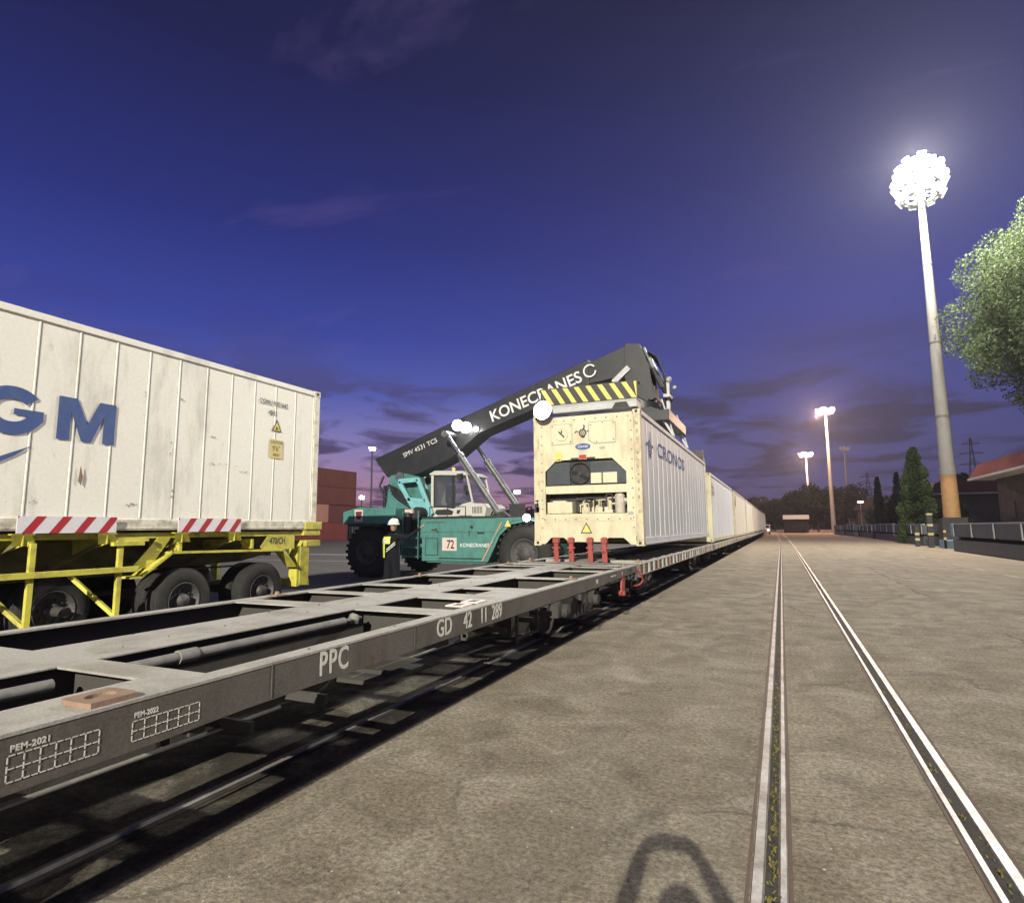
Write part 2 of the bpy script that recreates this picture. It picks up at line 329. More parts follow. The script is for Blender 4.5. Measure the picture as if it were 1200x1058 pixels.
class MB:
    def __init__(s): s.v = []; s.f = []; s.mi = []; s.sm = []
    def add(s, vs, fs, mi=0, sm=False):
        b = len(s.v); s.v += [tuple(v) for v in vs]; s.f += [tuple(i+b for i in f) for f in fs]; s.mi += [mi]*len(fs); s.sm += [sm]*len(fs); return s
    def box(s, a, b, mi=0):
        x0, x1 = sorted((a[0], b[0])); y0, y1 = sorted((a[1], b[1])); z0, z1 = sorted((a[2], b[2]))
        return s.add([(x0,y0,z0),(x1,y0,z0),(x1,y1,z0),(x0,y1,z0),(x0,y0,z1),(x1,y0,z1),(x1,y1,z1),(x0,y1,z1)],
                     [(0,3,2,1),(4,5,6,7),(0,1,5,4),(1,2,6,5),(2,3,7,6),(3,0,4,7)], mi)
    def prism(s, poly, ax, a0, a1, mi=0):
        """poly: 2D outline; ax='x' -> (y,z), 'y' -> (x,z), 'z' -> (x,y)"""
        def m(p, a): return (a, p[0], p[1]) if ax == 'x' else ((p[0], a, p[1]) if ax == 'y' else (p[0], p[1], a))
        n = len(poly); area = sum(poly[i][0]*poly[(i+1) % n][1]-poly[(i+1) % n][0]*poly[i][1] for i in range(n))
        if (area < 0) != (ax == 'y'): poly = poly[::-1]
        vs = [m(p, min(a0, a1)) for p in poly]+[m(p, max(a0, a1)) for p in poly]
        fs = [tuple(range(n))[::-1], tuple(range(n, 2*n))]+[(i, (i+1) % n, n+(i+1) % n, n+i) for i in range(n)]
        return s.add(vs, fs, mi)
    def bar(s, p0, p1, w, h, mi=0, up=(0, 0, 1)):
        p0 = Vector(p0); p1 = Vector(p1); d = (p1-p0).normalized(); u = Vector(up)
        sd = d.cross(u)
        if sd.length < 1e-4: sd = d.cross(Vector((1, 0, 0)))
        sd.normalize(); u = sd.cross(d)
        c = []
        for p in (p0, p1):
            for a, b in ((-1, -1), (1, -1), (1, 1), (-1, 1)): c.append(p+sd*a*w/2+u*b*h/2)
        return s.add(c, [(0,1,2,3),(7,6,5,4),(0,4,5,1),(1,5,6,2),(2,6,7,3),(3,7,4,0)], mi)
    def cyl(s, p0, p1, r0, r1=None, n=16, mi=0, cap=True):
        r1 = r0 if r1 is None else r1; p0 = Vector(p0); p1 = Vector(p1); d = (p1-p0).normalized()
        a = d.orthogonal().normalized(); b = d.cross(a)
        ring = lambda p, r: [p+(a*math.cos(t)+b*math.sin(t))*r for t in (2*math.pi*i/n for i in range(n))]
        vs = ring(p0, r0)+ring(p1, r1)
        s.add(vs, [(i, (i+1) % n, n+(i+1) % n, n+i) for i in range(n)], mi, True)
        if cap:
            s.add(ring(p0, r0), [tuple(range(n))[::-1]], mi); s.add(ring(p1, r1), [tuple(range(n))], mi)
        return s
    def tube(s, pts, r, n=8, mi=0):
        pts = [Vector(p) for p in pts]
        for i in range(len(pts)-1): s.cyl(pts[i], pts[i+1], r, r, n, mi)
        return s
    def lathe(s, c, axis, prof, n=32, mi=0, sm=True):
        """prof: (along axis, radius) list"""
        c = Vector(c); d = Vector(axis).normalized(); a = d.orthogonal().normalized(); b = d.cross(a)
        vs = []
        for (t, r) in prof:
            for i in range(n):
                th = 2*math.pi*i/n; vs.append(c+d*t+(a*math.cos(th)+b*math.sin(th))*r)
        fs = [(j*n+i, j*n+(i+1) % n, (j+1)*n+(i+1) % n, (j+1)*n+i) for j in range(len(prof)-1) for i in range(n)]
        return s.add(vs, fs, mi, sm)
    def sphere(s, c, r, n=12, mi=0, sc=(1, 1, 1)):
        vs = []; fs = []; m = n//2
        for j in range(m+1):
            ph = math.pi*j/m
            for i in range(n):
                th = 2*math.pi*i/n
                vs.append((c[0]+r*sc[0]*math.sin(ph)*math.cos(th), c[1]+r*sc[1]*math.sin(ph)*math.sin(th), c[2]+r*sc[2]*math.cos(ph)))
        for j in range(m):
            for i in range(n): fs.append((j*n+i, (j+1)*n+i, (j+1)*n+(i+1) % n, j*n+(i+1) % n))
        return s.add(vs, fs, mi, True)
    def build(s, name, mats, parent=None, bevel=0, origin=None):
        if not isinstance(mats, (list, tuple)): mats = [mats]
        o0 = ORG[parent] if parent is not None else Vector(origin or (0, 0, 0))
        me = bpy.data.meshes.new(name)
        me.from_pydata([(v[0]-o0[0], v[1]-o0[1], v[2]-o0[2]) for v in s.v], [], s.f)
        for m in mats: me.materials.append(M[m] if isinstance(m, str) else m)
        me.polygons.foreach_set('material_index', s.mi); me.polygons.foreach_set('use_smooth', s.sm); me.update()
        o = bpy.data.objects.new(name, me); COL.objects.link(o)
        if parent is not None: o.parent = parent
        else: o.location = o0
        ORG[o] = o0
        if bevel:
            md = o.modifiers.new('bevel', 'BEVEL'); md.width = bevel; md.segments = 2; md.limit_method = 'ANGLE'; md.angle_limit = R(40)
            md.harden_normals = False
        return o

def text(name, body, size, loc, xdir, ydir, mat, parent, thick=.001, sx=1.0, bold=0.0, align='LEFT', shear=0.0, space=1.0):
    """flat lettering mesh: x axis along xdir, y axis along ydir, cap height = size"""
    cu = bpy.data.curves.new(name, 'FONT'); cu.body = body; cu.size = size/.70; cu.extrude = thick; cu.offset = bold; cu.align_x = align; cu.shear = shear
    cu.space_character = space; cu.resolution_u = 4
    tmp = bpy.data.objects.new('tmp', cu); COL.objects.link(tmp)
    bpy.context.view_layer.update()
    me = bpy.data.meshes.new_from_object(tmp.evaluated_get(bpy.context.evaluated_depsgraph_get()))
    bpy.data.objects.remove(tmp); bpy.data.curves.remove(cu)
    xd = Vector(xdir).normalized(); yd = Vector(ydir).normalized(); zd = xd.cross(yd).normalized()
    o0 = ORG[parent]
    mt = Matrix((xd*sx, yd, zd)).transposed().to_4x4(); mt.translation = Vector(loc)-o0
    me.transform(mt); me.name = name; me.materials.clear(); me.materials.append(M[mat])
    o = bpy.data.objects.new(name, me); COL.objects.link(o); o.parent = parent; ORG[o] = o0
    return o

def point(loc, e, col, r=.3, name='lamp_light'):
    d = bpy.data.lights.new(name, 'POINT'); d.energy = e; d.color = col; d.shadow_soft_size = r
    o = bpy.data.objects.new(name, d); o.location = loc; COL.objects.link(o); return o
def spot(loc, target, e, col, ang=70, r=.1, blend=.5, name='lamp_light'):
    d = bpy.data.lights.new(name, 'SPOT'); d.energy = e; d.color = col; d.shadow_soft_size = r; d.spot_size = R(ang); d.spot_blend = blend
    o = bpy.data.objects.new(name, d); o.location = loc; o.rotation_euler = (Vector(target)-Vector(loc)).to_track_quat('-Z', 'Y').to_euler(); COL.objects.link(o); return o

# ------------------------------------------------------------ setting
S = 760
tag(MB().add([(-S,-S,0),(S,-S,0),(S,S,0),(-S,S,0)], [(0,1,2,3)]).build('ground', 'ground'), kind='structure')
# far hills as low relief
hb = MB(); n = 160; rr = 620
prev = None; vs = []
for i in range(n+1):
    a = R(-75)+R(150)*i/n
    hgt = 8+9*abs(math.sin(i*.11+1))+4*math.sin(i*.37)+2*math.sin(i*.9)
    for rad, h in ((rr, -1), (rr+30, hgt*1.1), (rr+80, hgt*.9), (rr+120, -1)):
        vs.append((math.sin(a)*rad, math.cos(a)*rad, h))
fs = [(i*4+k, (i+1)*4+k, (i+1)*4+k+1, i*4+k+1) for i in range(n) for k in range(3)]
hb.add(vs, fs, 0, True)
tag(hb.build('hills', paint('dark_hills', (.03, .03, .04), (.02, .02, .03), .5, 1, scale=.01, bump=0)), kind='structure')
# painted lines in the yard beyond the truck and near the verge
ml = MB()
for (x0, x1, y0, y1) in ((-60, -13, 24.6, 24.9), (-60, -14, 30.5, 31.6)): ml.add([(x0,y0,.004),(x1,y0,.004),(x1,y1,.004),(x0,y1,.004)], [(0,1,2,3)])
tag(ml.build('yard_marking', paint('worn_line_paint', (.42, .42, .42), (.16, .16, .16), .9, .8, scale=3, bump=0)), kind='structure')
ml = MB()
for k in range(7): y = 17+k*3.3; ml.add([(6.6-.01*k,y,.004),(6.7-.01*k,y,.004),(6.7-.01*k,y+1.4,.004),(6.6-.01*k,y+1.4,.004)], [(0,1,2,3)])
tag(ml.build('faded_edge_marking', paint('very_worn_line_paint', (.40, .38, .34), (.22, .2, .16), 1, .8, scale=6, bump=0, thr=(.35, .6))), kind='structure')

def bend(y): return -.00006*max(0, y-30)**2 if y < 150 else -.00006*120**2-.0144*(y-150)
# inlaid railway track on the right
def inlaid(name, label, xs, y0, y1, curve=True, top=.016, group=None):
    t = empty(name, (xs[0][0], y0, 0), label, 'railway track', group)
    ys = [y0+(y1-y0)*((i/60)**1.8) for i in range(61)]
    for (xa, xb, nm, mt) in xs:
        b = MB(); h = {'flangeway': .005, 'rail_foot': .004}.get(nm, top)
        vs = []
        for y in ys:
            q = bend(y) if curve else 0
            w = .0012*math.sin(y*3.1+xa*9)
            ch = .006 if nm in ('rail', 'guard_rail') else 0
            vs += [(xa+q+w, y, .0), (xa+q+w+ch, y, h), (xb+q-w-ch, y, h), (xb+q-w, y, .0)]
        fs = [(i*4+k, i*4+k+1, (i+1)*4+k+1, (i+1)*4+k) for i in range(60) for k in range(3)]
        fs.append((0, 3, 2, 1)); b.add(vs, [f[::-1] for f in fs]); o = b.build(nm, mt, t)
    return t
inlaid('railway_track', 'polished inlaid rails running into the distance on the right of the pavement',
       [(-.242, -.223, 'rail_foot', 'railside'), (-.219, -.162, 'rail', 'rail'), (-.159, -.103, 'flangeway', 'gap'), (-.10, -.062, 'guard_rail', 'rail'), (-.059, -.042, 'rail_foot', 'railside'),
        (.750, .767, 'rail_foot', 'railside'), (.770, .808, 'guard_rail', 'rail'), (.811, .867, 'flangeway', 'gap'), (.870, .927, 'rail', 'rail'), (.930, .950, 'rail_foot', 'railside')], -30, 330)
inlaid('railway_track', 'dark rails lying under the flat wagons of the train',
       [(-3.37, -3.305, 'rail', 'lowrail'), (-3.30, -3.25, 'flangeway', 'gap'),
        (-4.34, -4.275, 'rail', 'lowrail'), (-4.40, -4.345, 'flangeway', 'gap')], -30, 300, False)
# weeds in the flangeway
wb = MB()
for i in range(520):
    y = 2.6+abs(random.gauss(0, 1))*3.2; side = random.random() < .75
    x = (-.127 if side else .84)+random.gauss(0, .012)+bend(y); hgt = random.uniform(.006, .022); a = random.uniform(0, 6.28)
    dx = math.cos(a)*.005; dy = math.sin(a)*.005; lx = random.uniform(-.012, .012); ly = random.uniform(-.012, .012)
    wb.add([(x-dx,y-dy,.006),(x+dx,y+dy,.006),(x+dx+lx,y+dy+ly,.006+hgt),(x-dx+lx,y-dy+ly,.006+hgt*.9)], [(0,1,2,3)])
tag(wb.build('weeds', 'weed'), 'dry yellow green weeds growing in the rail grooves', 'weeds', kind='stuff')
# pebbles scattered on the pavement
pb = MB()
for i in range(900):
    y = 1.5+random.random()**1.7*26; x = random.uniform(-2.7, 8.0); r = random.uniform(.003, .010)*(1+y*.02)
    vs = [(x+r*a*random.uniform(.7, 1.2), y+r*b*random.uniform(.7, 1.2), r*c*.8+.001) for a, b, c in ((1,0,0),(0,1,0),(-1,0,0),(0,-1,0),(0,0,1))]
    pb.add(vs, [(0,1,4),(1,2,4),(2,3,4),(3,0,4)])
tag(pb.build('pebbles', paint('pebble_stone', (.33, .31, .28), (.18, .16, .13), .8, .9, scale=20, bump=0)), 'small stones scattered over the pavement', 'gravel', kind='stuff')

# ------------------------------------------------------------ wagons
WX = -3.82; HW = 1.29; DT = .914
def wheelset(b, y, r=.39, mi=0):
    for sx in (-1, 1):
        x = WX+sx*.5
        b.lathe((x, y, r+.016), (sx, 0, 0), [(-.055, .04), (-.055, r+.028), (-.03, r+.028), (-.028, r), (.07, r-.006), (.075, r-.06), (.03, r-.08), (.03, .1), (.09, .09), (.09, .0)], 28, mi)
    b.cyl((WX-.6, y, r+.016), (WX+.6, y, r+.016), .07, n=12, mi=mi)
def bogie(parent, y):
    b = MB()
    b.box((WX-.9, y-.14, .42), (WX+.9, y+.14, .66)); o = b.build('bogie', 'under', parent, bevel=.01)
    for sx in (-1, 1):
        f = MB(); x = WX+sx*.78
        pr = [(y-1.05,.50),(y-.9,.60),(y-.35,.66),(y+.35,.66),(y+.9,.60),(y+1.05,.50),(y+1.05,.34),(y+.75,.34),(y+.42,.24),(y-.42,.24),(y-.75,.34),(y-1.05,.34)]
        f.prism(pr, 'x', x-.06, x+.06)
        for yy in (-.18, 0, .18): f.cyl((x+sx*.02, y+yy, .28), (x+sx*.02, y+yy, .60), .055, n=12)
        for yy in (-.8, .8): f.cyl((x-.02, y+yy, .41), (x+sx*.14, y+yy, .41), .10, n=14)
        f.build('side_frame', 'under', o)
    for yy in (-.8, .8):
        w = MB(); wheelset(w, y+yy); w.build('wheelset', 'under', o)
    return o
def near_wagon():
    y0, y1 = -2.2, 11.42
    t = empty('flat_wagon', (WX, (y0+y1)/2, 0), 'empty grey skeletal flat wagon in the foreground with stencilled lettering', 'flat wagon', 'flat wagons of the train')
    for sx in (-1, 1):
        xo = WX+sx*HW
        b = MB()
        # channel: web + top flange + bottom lip, fish-bellied near the bogie end
        pr = [(y0,.72),(1.0,.70),(1.9,.705),(2.35,.72),(y1-2.6,.745),(y1,.79),(y1,DT),(y0,DT)]
        b.prism(pr, 'x', xo-sx*.006, xo, 0); b.prism(pr, 'x', xo-sx*.012, xo-sx*.007, 2)
        b.box((xo-sx*.12, y0, DT-.014), (xo+sx*.003, y1, DT+.003), 1)
        b.box((xo-sx*.085, y0, .725), (xo-sx*.012, y1, .735), 0)
        o = b.build('side_sill', ['sill', 'deck', 'under'], t, bevel=.002)
        if sx == 1:
            xd = (0, 1, 0); yd = (0, 0, 1); X = xo+.0012
            text('lettering', 'PPC', .135, (X, 2.885, .765), xd, yd, 'stencil', o, .0008, sx=.74, bold=.003, space=1.15)
            text('lettering', 'GD', .135, (X, 4.215, .768), xd, yd, 'stencil', o, .0008, sx=.86, bold=.003)
            text('lettering', '42', .135, (X, 4.66, .768), xd, yd, 'stencil', o, .0008, sx=.80, bold=.003)
            text('lettering', '11', .135, (X, 4.97, .769), xd, yd, 'stencil', o, .0008, sx=.8, bold=.003)
            text('lettering', '289', .135, (X, 5.21, .77), xd, yd, 'stencil', o, .0008, sx=.80, bold=.003)
            for (ya, yb, za, zb, w) in ((1.315, 1.63, .745, .835, 'PEM-2021'), (1.765, 2.085, .745, .825, 'PEM-2022')):
                text('lettering', w, .022, (X, ya+.005, zb+.012), xd, yd, 'stencil', o, .0006, sx=.95 if w[-1] == '1' else .78, bold=.001, space=1.1)
                g = MB(); k = 6
                def seg(pa, pb_):
                    # dashed stencil line
                    L = math.hypot(pb_[0]-pa[0], pb_[1]-pa[1]); m = max(1, round(L/.027)); th = .0022
                    for i in range(m):
                        a = (i+.12)/m; c = (i+.88)/m
                        p = (pa[0]+(pb_[0]-pa[0])*a, pa[1]+(pb_[1]-pa[1])*a); q = (pa[0]+(pb_[0]-pa[0])*c, pa[1]+(pb_[1]-pa[1])*c)
                        g.box((X, p[0]-th*(pa[0] == pb_[0]), p[1]-th*(pa[1] == pb_[1])), (X+.0012, q[0]+th*(pa[0] == pb_[0]), q[1]+th*(pa[1] == pb_[1])))
                for i in range(k+1): yy = ya+(yb-ya)*i/k; seg((yy, za), (yy, zb))
                for i in range(3): z_ = za+(zb-za)*i/2; seg((ya, z_), (yb, z_))
                g.build('stencil_grid', 'stencil', o)
            for yy in (.95, 2.52, 3.9, 6.1, 8.3): b = MB(); b.box((X, yy, .735+.008*max(0, yy-3)*.5), (X+.003, yy+.006, DT-.006)); b.build('weld_seam', 'sill', o)
            for q in ((8.72, .80, 8.82, .86), (9.55, .83, 9.9, .85), (10.3, .80, 10.33, .87)): g = MB(); g.box((X, q[0], q[1]), (X+.001, q[2], q[3])); g.build('stencil_mark', 'stencil', o)
    b = MB()
    b.box((WX-.30, y0, DT-.012), (WX+.30, y1, DT)); b.box((WX-.21, y0, .60), (WX-.19, y1, DT-.012), 1); b.box((WX+.19, y0, .60), (WX+.21, y1, DT-.012), 1)
    b.box((WX-.26, y0, .585), (WX+.26, y1, .60), 1); b.build('centre_sill', ['deck', 'under'], t, bevel=.003)
    beams = [(-2.2,-1.9), (-.4,-.2), (.62,.80), (2.02,2.22), (4.45,4.72), (5.47,5.66), (6.45,6.66), (8.03,8.24), (9.55,9.72), (10.55,10.70), (11.12,11.42)]
    for i, (a, c) in enumerate(beams):
        for sx in (-1, 1):
            xa = WX+sx*.301; xb = WX+sx*(HW-.121)
            b = MB(); b.box((xa, a, DT-.013), (xb, c, DT-.001)); m_ = (a+c)/2
            b.prism([(xa, .62), (xb, .72), (WX+sx*(HW-.02), .72), (WX+sx*(HW-.02), DT-.0145), (xa, DT-.0145)], 'y', m_-.006, m_+.006, 1)
            b.build('cross_beam', ['deck', 'under'], t)
    # corner plates of the openings, catch tray and hatch region
    b = MB(); b.box((WX+.301, 5.661, DT-.014), (WX+HW-.121, 5.90, DT-.002)); b.box((WX+.75, 5.901, DT-.014), (WX+HW-.121, 6.449, DT-.002)); b.build('deck_plate', 'deck', t)
    for (ya, yb) in ((4.86, 5.05), (5.15, 5.36)):
        b = MB(); b.box((WX+HW-.30, ya, DT+.003), (WX+HW-.12, yb, DT+.014)); p = b.build('lock_plate', 'labelp', t)
        tag(p, 'pale orange plate with dark slot on the deck edge')
        b = MB(); b.box((WX+HW-.25, ya+.04, DT+.0145), (WX+HW-.17, yb-.05, DT+.016)); b.build('slot', 'under', p)
    b = MB(); b.box((WX+HW-.34, 1.35, DT-.013), (WX+HW-.1205, 2.019, DT-.0005)); b.build('lock_base', 'deck', t)
    b = MB()
    # twistlock pad with an oval hole (ring of quads)
    ycen, xcen = 1.69, WX+HW-.105; out = [(-.09,-.10),(.09,-.10),(.09,.10),(-.09,.10)]
    nn = 24; inner = [(xcen+.045*math.cos(2*math.pi*i/nn), ycen+.062*math.sin(2*math.pi*i/nn)) for i in range(nn)]
    def sq(i):
        a = 2*math.pi*i/nn; c, s_ = math.cos(a), math.sin(a); k = min(.095/abs(c) if abs(c) > 1e-6 else 9, .105/abs(s_) if abs(s_) > 1e-6 else 9)
        return (xcen+k*c, ycen+k*s_)
    outer = [sq(i) for i in range(nn)]; zt, zb_ = DT+.026, DT+.004
    vs = [(x,y,zt) for x,y in inner]+[(x,y,zt) for x,y in outer]+[(x,y,zb_) for x,y in inner]+[(x,y,zb_) for x,y in outer]
    fs = []
    for i in range(nn):
        j = (i+1) % nn; fs += [(i, nn+i, nn+j, j), (nn+i, 3*nn+i, 3*nn+j, nn+j), (i, j, 2*nn+j, 2*nn+i)]
    b.add(vs, fs); b.box((xcen-.02, ycen-.045, DT+.004), (xcen+.02, ycen+.045, DT+.016))
    tag(b.build('twistlock_pad', 'rustpad', t), 'rusty orange container lock pad with an oval hole')
    for (ya, sx) in ((7.9, 1), (4.9, -1), (10.9, 1), (7.7, -1), (10.9, -1)):
        b = MB(); xx = WX+sx*(HW-.14); b.box((xx-.07, ya, DT+.003), (xx+.07, ya+.16, DT+.016)); b.cyl((xx, ya+.08, DT+.016), (xx, ya+.08, DT+.05), .03, .018, 10); b.build('twistlock', 'rustpad', t)
    # pipes inside
    b = MB(); b.tube([(-3.43, 2.3, .845), (-3.43, 4.2, .845)], .032, 14); b.cyl((-3.43, 2.65, .845), (-3.43, 2.78, .845), .042, n=14); b.cyl((-3.43, 4.2, .845), (-3.43, 4.42, .845), .018, n=8); b.cyl((-3.43, 4.32, .83), (-3.43, 4.35, .87), .05, n=8); b.cyl((-3.43, .9, .845), (-3.43, 1.95, .845), .03, n=12); b.build('brake_pipe', 'pipe', t)
    b = MB(); b.tube([(-2.98, -2, .5), (-2.98, 3.05, .5)], .012, 6); b.tube([(-2.98, 3.75, .52), (-2.98, 5.1, .52)], .012, 6); b.build('brake_pipe', 'pipe', t)
    b = MB(); b.cyl((-4.6, 2.7, .55), (-4.6, 4.3, .55), .17, n=18); b.build('air_reservoir', 'under', t)
    b = MB(); b.cyl((-3.15, 2.35, .63), (-3.15, 3.6, .58), .10, .10, n=18); b.build('air_reservoir', 'under', t)
    b = MB()
    for yy in (2.6, 3.2, 3.9, 6.0, 6.8, 7.4): b = MB(); b.box((-3.6, yy, .50), (-2.75, yy+.03, .56)); b.box((-3.2, yy-.2, .44), (-3.12, yy+.5, .505)); b.build('brake_rod', 'under', t)
    for (ya, yb) in ((-2, 2.3), (2.5, 5.4), (5.8, 7.9)): b = MB(); b.box((-3.16, ya, .47), (-3.10, yb, .71)); b.build('shade_stringer', 'under', t)  # added stringers that keep light off the ground below
    b = MB(); b.box((-3.09, 3.7, .50), (-2.70, 4.5, .53)); b.build('shade_tray', 'under', t)  # plate added below the frame to shade the ground
    b = MB(); b.box((-3.2, 6.6, .35), (-2.95, 7.15, .62)); b.build('brake_cylinder', 'under', t)
    b = MB(); b.bar((-2.75, 6.3, .72), (-2.75, 6.3, .35), .03, .03); b.bar((-2.75, 6.9, .72), (-2.75, 6.9, .38), .03, .03); b.bar((-2.75, 6.3, .4), (-2.75, 6.95, .4), .02, .03); b.build('foot_step', 'under', t)
    bogie(t, 9.35); bogie(t, .1)
    b = MB(); b.box((WX-HW, y1+.001, .66), (WX+HW, y1+.02, DT-.002)); b.box((WX-.18, y1+.02, .66), (WX+.18, y1+.14, .88)); b.build('end_beam', 'sill', t, bevel=.004)
    b = MB()
    b.prism([(10.42, .80), (10.30, .72), (10.27, .52), (10.36, .50), (10.48, .55), (10.52, .72)], 'x', -2.56, -2.53); b.cyl((-2.6, 10.36, .5), (-2.5, 10.36, .5), .045, n=12); b.build('hook', 'redsteel', t)
    b = MB(); b.prism([(8.3,.76),(8.75,.76),(8.5,.55)], 'x', -2.57, -2.545); b.build('bracket', 'sill', t)
    b = MB(); b.box((-2.528, 10.72, .70), (-2.52, 10.76, .88)); b.box((-2.528, 11.0, .70), (-2.52, 11.04, .88)); b.box((-2.528, 10.76, .86), (-2.52, 11.0, .88)); b.box((-2.528, 10.76, .70), (-2.52, 11.0, .72)); b.build('label_holder', 'under', t)
    return t
near_wagon()

b_ = MB(); rnd = random.Random(17)
for k in range(60):
    y = rnd.uniform(.8, 10); x = WX+rnd.choice((-1, 1))*rnd.uniform(.02, .28) if rnd.random() < .6 else WX+HW-rnd.uniform(.02, .1); r = rnd.uniform(.004, .011)
    b_.add([(x+r, y, DT+.003), (x, y+r*1.3, DT+.003), (x-r, y, DT+.003), (x, y-r, DT+.003), (x, y, DT+.003+r*.7)], [(0,1,4),(1,2,4),(2,3,4),(3,0,4)])
tag(b_.build('grit', 'gap'), 'dark grit lying along the top of the empty wagon frame', 'grit', kind='stuff')
def loaded_wagon(y0):
    y1 = y0+13.35
    t = empty('flat_wagon', (WX, (y0+y1)/2, 0), 'first container wagon, red posts at its near end and a container hanging just above it', 'flat wagon', 'flat wagons of the train')
    for sx in (-1, 1):
        xo = WX+sx*HW; b = MB()
        b.box((xo-sx*.015, y0, .70), (xo, y1, DT)); b.box((xo-sx*.16, y0, DT-.012), (xo+sx*.012, y1, DT+.003), 1)
        b.box((xo-sx*.1, y0, .70), (xo+sx*.012, y1, .715), 1)
        for i in range(26): yy = y0+.2+i*.51; b.box((xo, yy, .715), (xo+sx*.035, yy+.09, DT-.012), 1 if i % 3 else 2)
        b.build('side_sill', ['sill', 'deck', 'rustpad'], t)
    b = MB(); b.box((WX-.3, y0, DT-.01), (WX+.3, y1, DT)); b.box((WX-.2, y0, .6), (WX+.2, y1, DT-.01)); b.build('centre_sill', 'deck', t)
    for i in range(12):
        yy = y0+i*(13.35-.2)/11
        for sx in (-1, 1): b = MB(); b.box((WX+sx*.301, yy, .66), (WX+sx*(HW-.161), yy+.2, DT-.002)); b.build('cross_beam', 'deck', t)
    bogie(t, y0+2.1); bogie(t, y1-2.1)
    for yy in (y0, y1):
        b = MB(); s_ = -1 if yy == y0 else 1; b.box((WX-HW, yy, .66), (WX+HW, yy+s_*.02, DT-.003)); b.box((WX-.16, yy+s_*.02, .64), (WX+.16, yy+s_*.22, .86)); b.build('end_beam', 'sill', t)
        for sx in (-1, 1):
            b = MB(); yv = yy-s_*.35; b.box((WX+sx*(HW-.12)-.07, yv-.08, DT+.003), (WX+sx*(HW-.12)+.07, yv+.08, DT+.02)); b.cyl((WX+sx*(HW-.12), yv, DT+.02), (WX+sx*(HW-.12), yv, DT+.07), .035, .02, 10); b.build('twistlock', 'rustpad', t)
    return t
W0 = 11.82
w = loaded_wagon(W0)
gp = []
for k in range(1, 8):
    c = copy_tree(w); c.location.y += 13.95*k
    c['label'] = ['', 'second container wagon, carrying the white container with pink marks', 'third container wagon behind the first cream container', 'fourth container wagon from the lifting machine',
                  'fifth container wagon of the loaded row', 'sixth container wagon of the loaded row', 'seventh container wagon near the far end', 'last container wagon in the distance beside the white van'][k]
# red stops and hose on the first container wagon
for i, x in enumerate((-4.36, -4.03, -3.62, -3.32)):
    b = MB(); y = 12.1
    b.box((x-.045, y-.03, DT+.004), (x+.045, y+.05, 1.42)); b.box((x-.065, y-.05, 1.30), (x+.065, y+.06, 1.40)); b.box((x-.02+.05*(i % 2), y-.075, DT+.004), (x+.075, y-.031, 1.14)); b.box((x-.07, y-.03, 1.1), (x+.07, y-.001, 1.13))
    b.cyl((x-.08, y, 1.2), (x+.08, y, 1.2), .025, n=10)
    tag(b.build('folding_post', 'redsteel', w, bevel=.006), 'red steel post standing on the wagon end')
b = MB(); pts = [(-2.60, 11.74, .84), (-2.52, 11.78, .72), (-2.50, 11.85, .60), (-2.56, 11.8, .52), (-2.7, 11.66, .50)]; b.tube(pts, .018, 8)
b.prism([(-3.0, .86), (-2.75, .86), (-2.62, .72), (-2.75, .6), (-2.95, .66)], 'y', 11.72, 11.76); b.build('brake_hose', 'redsteel', w)

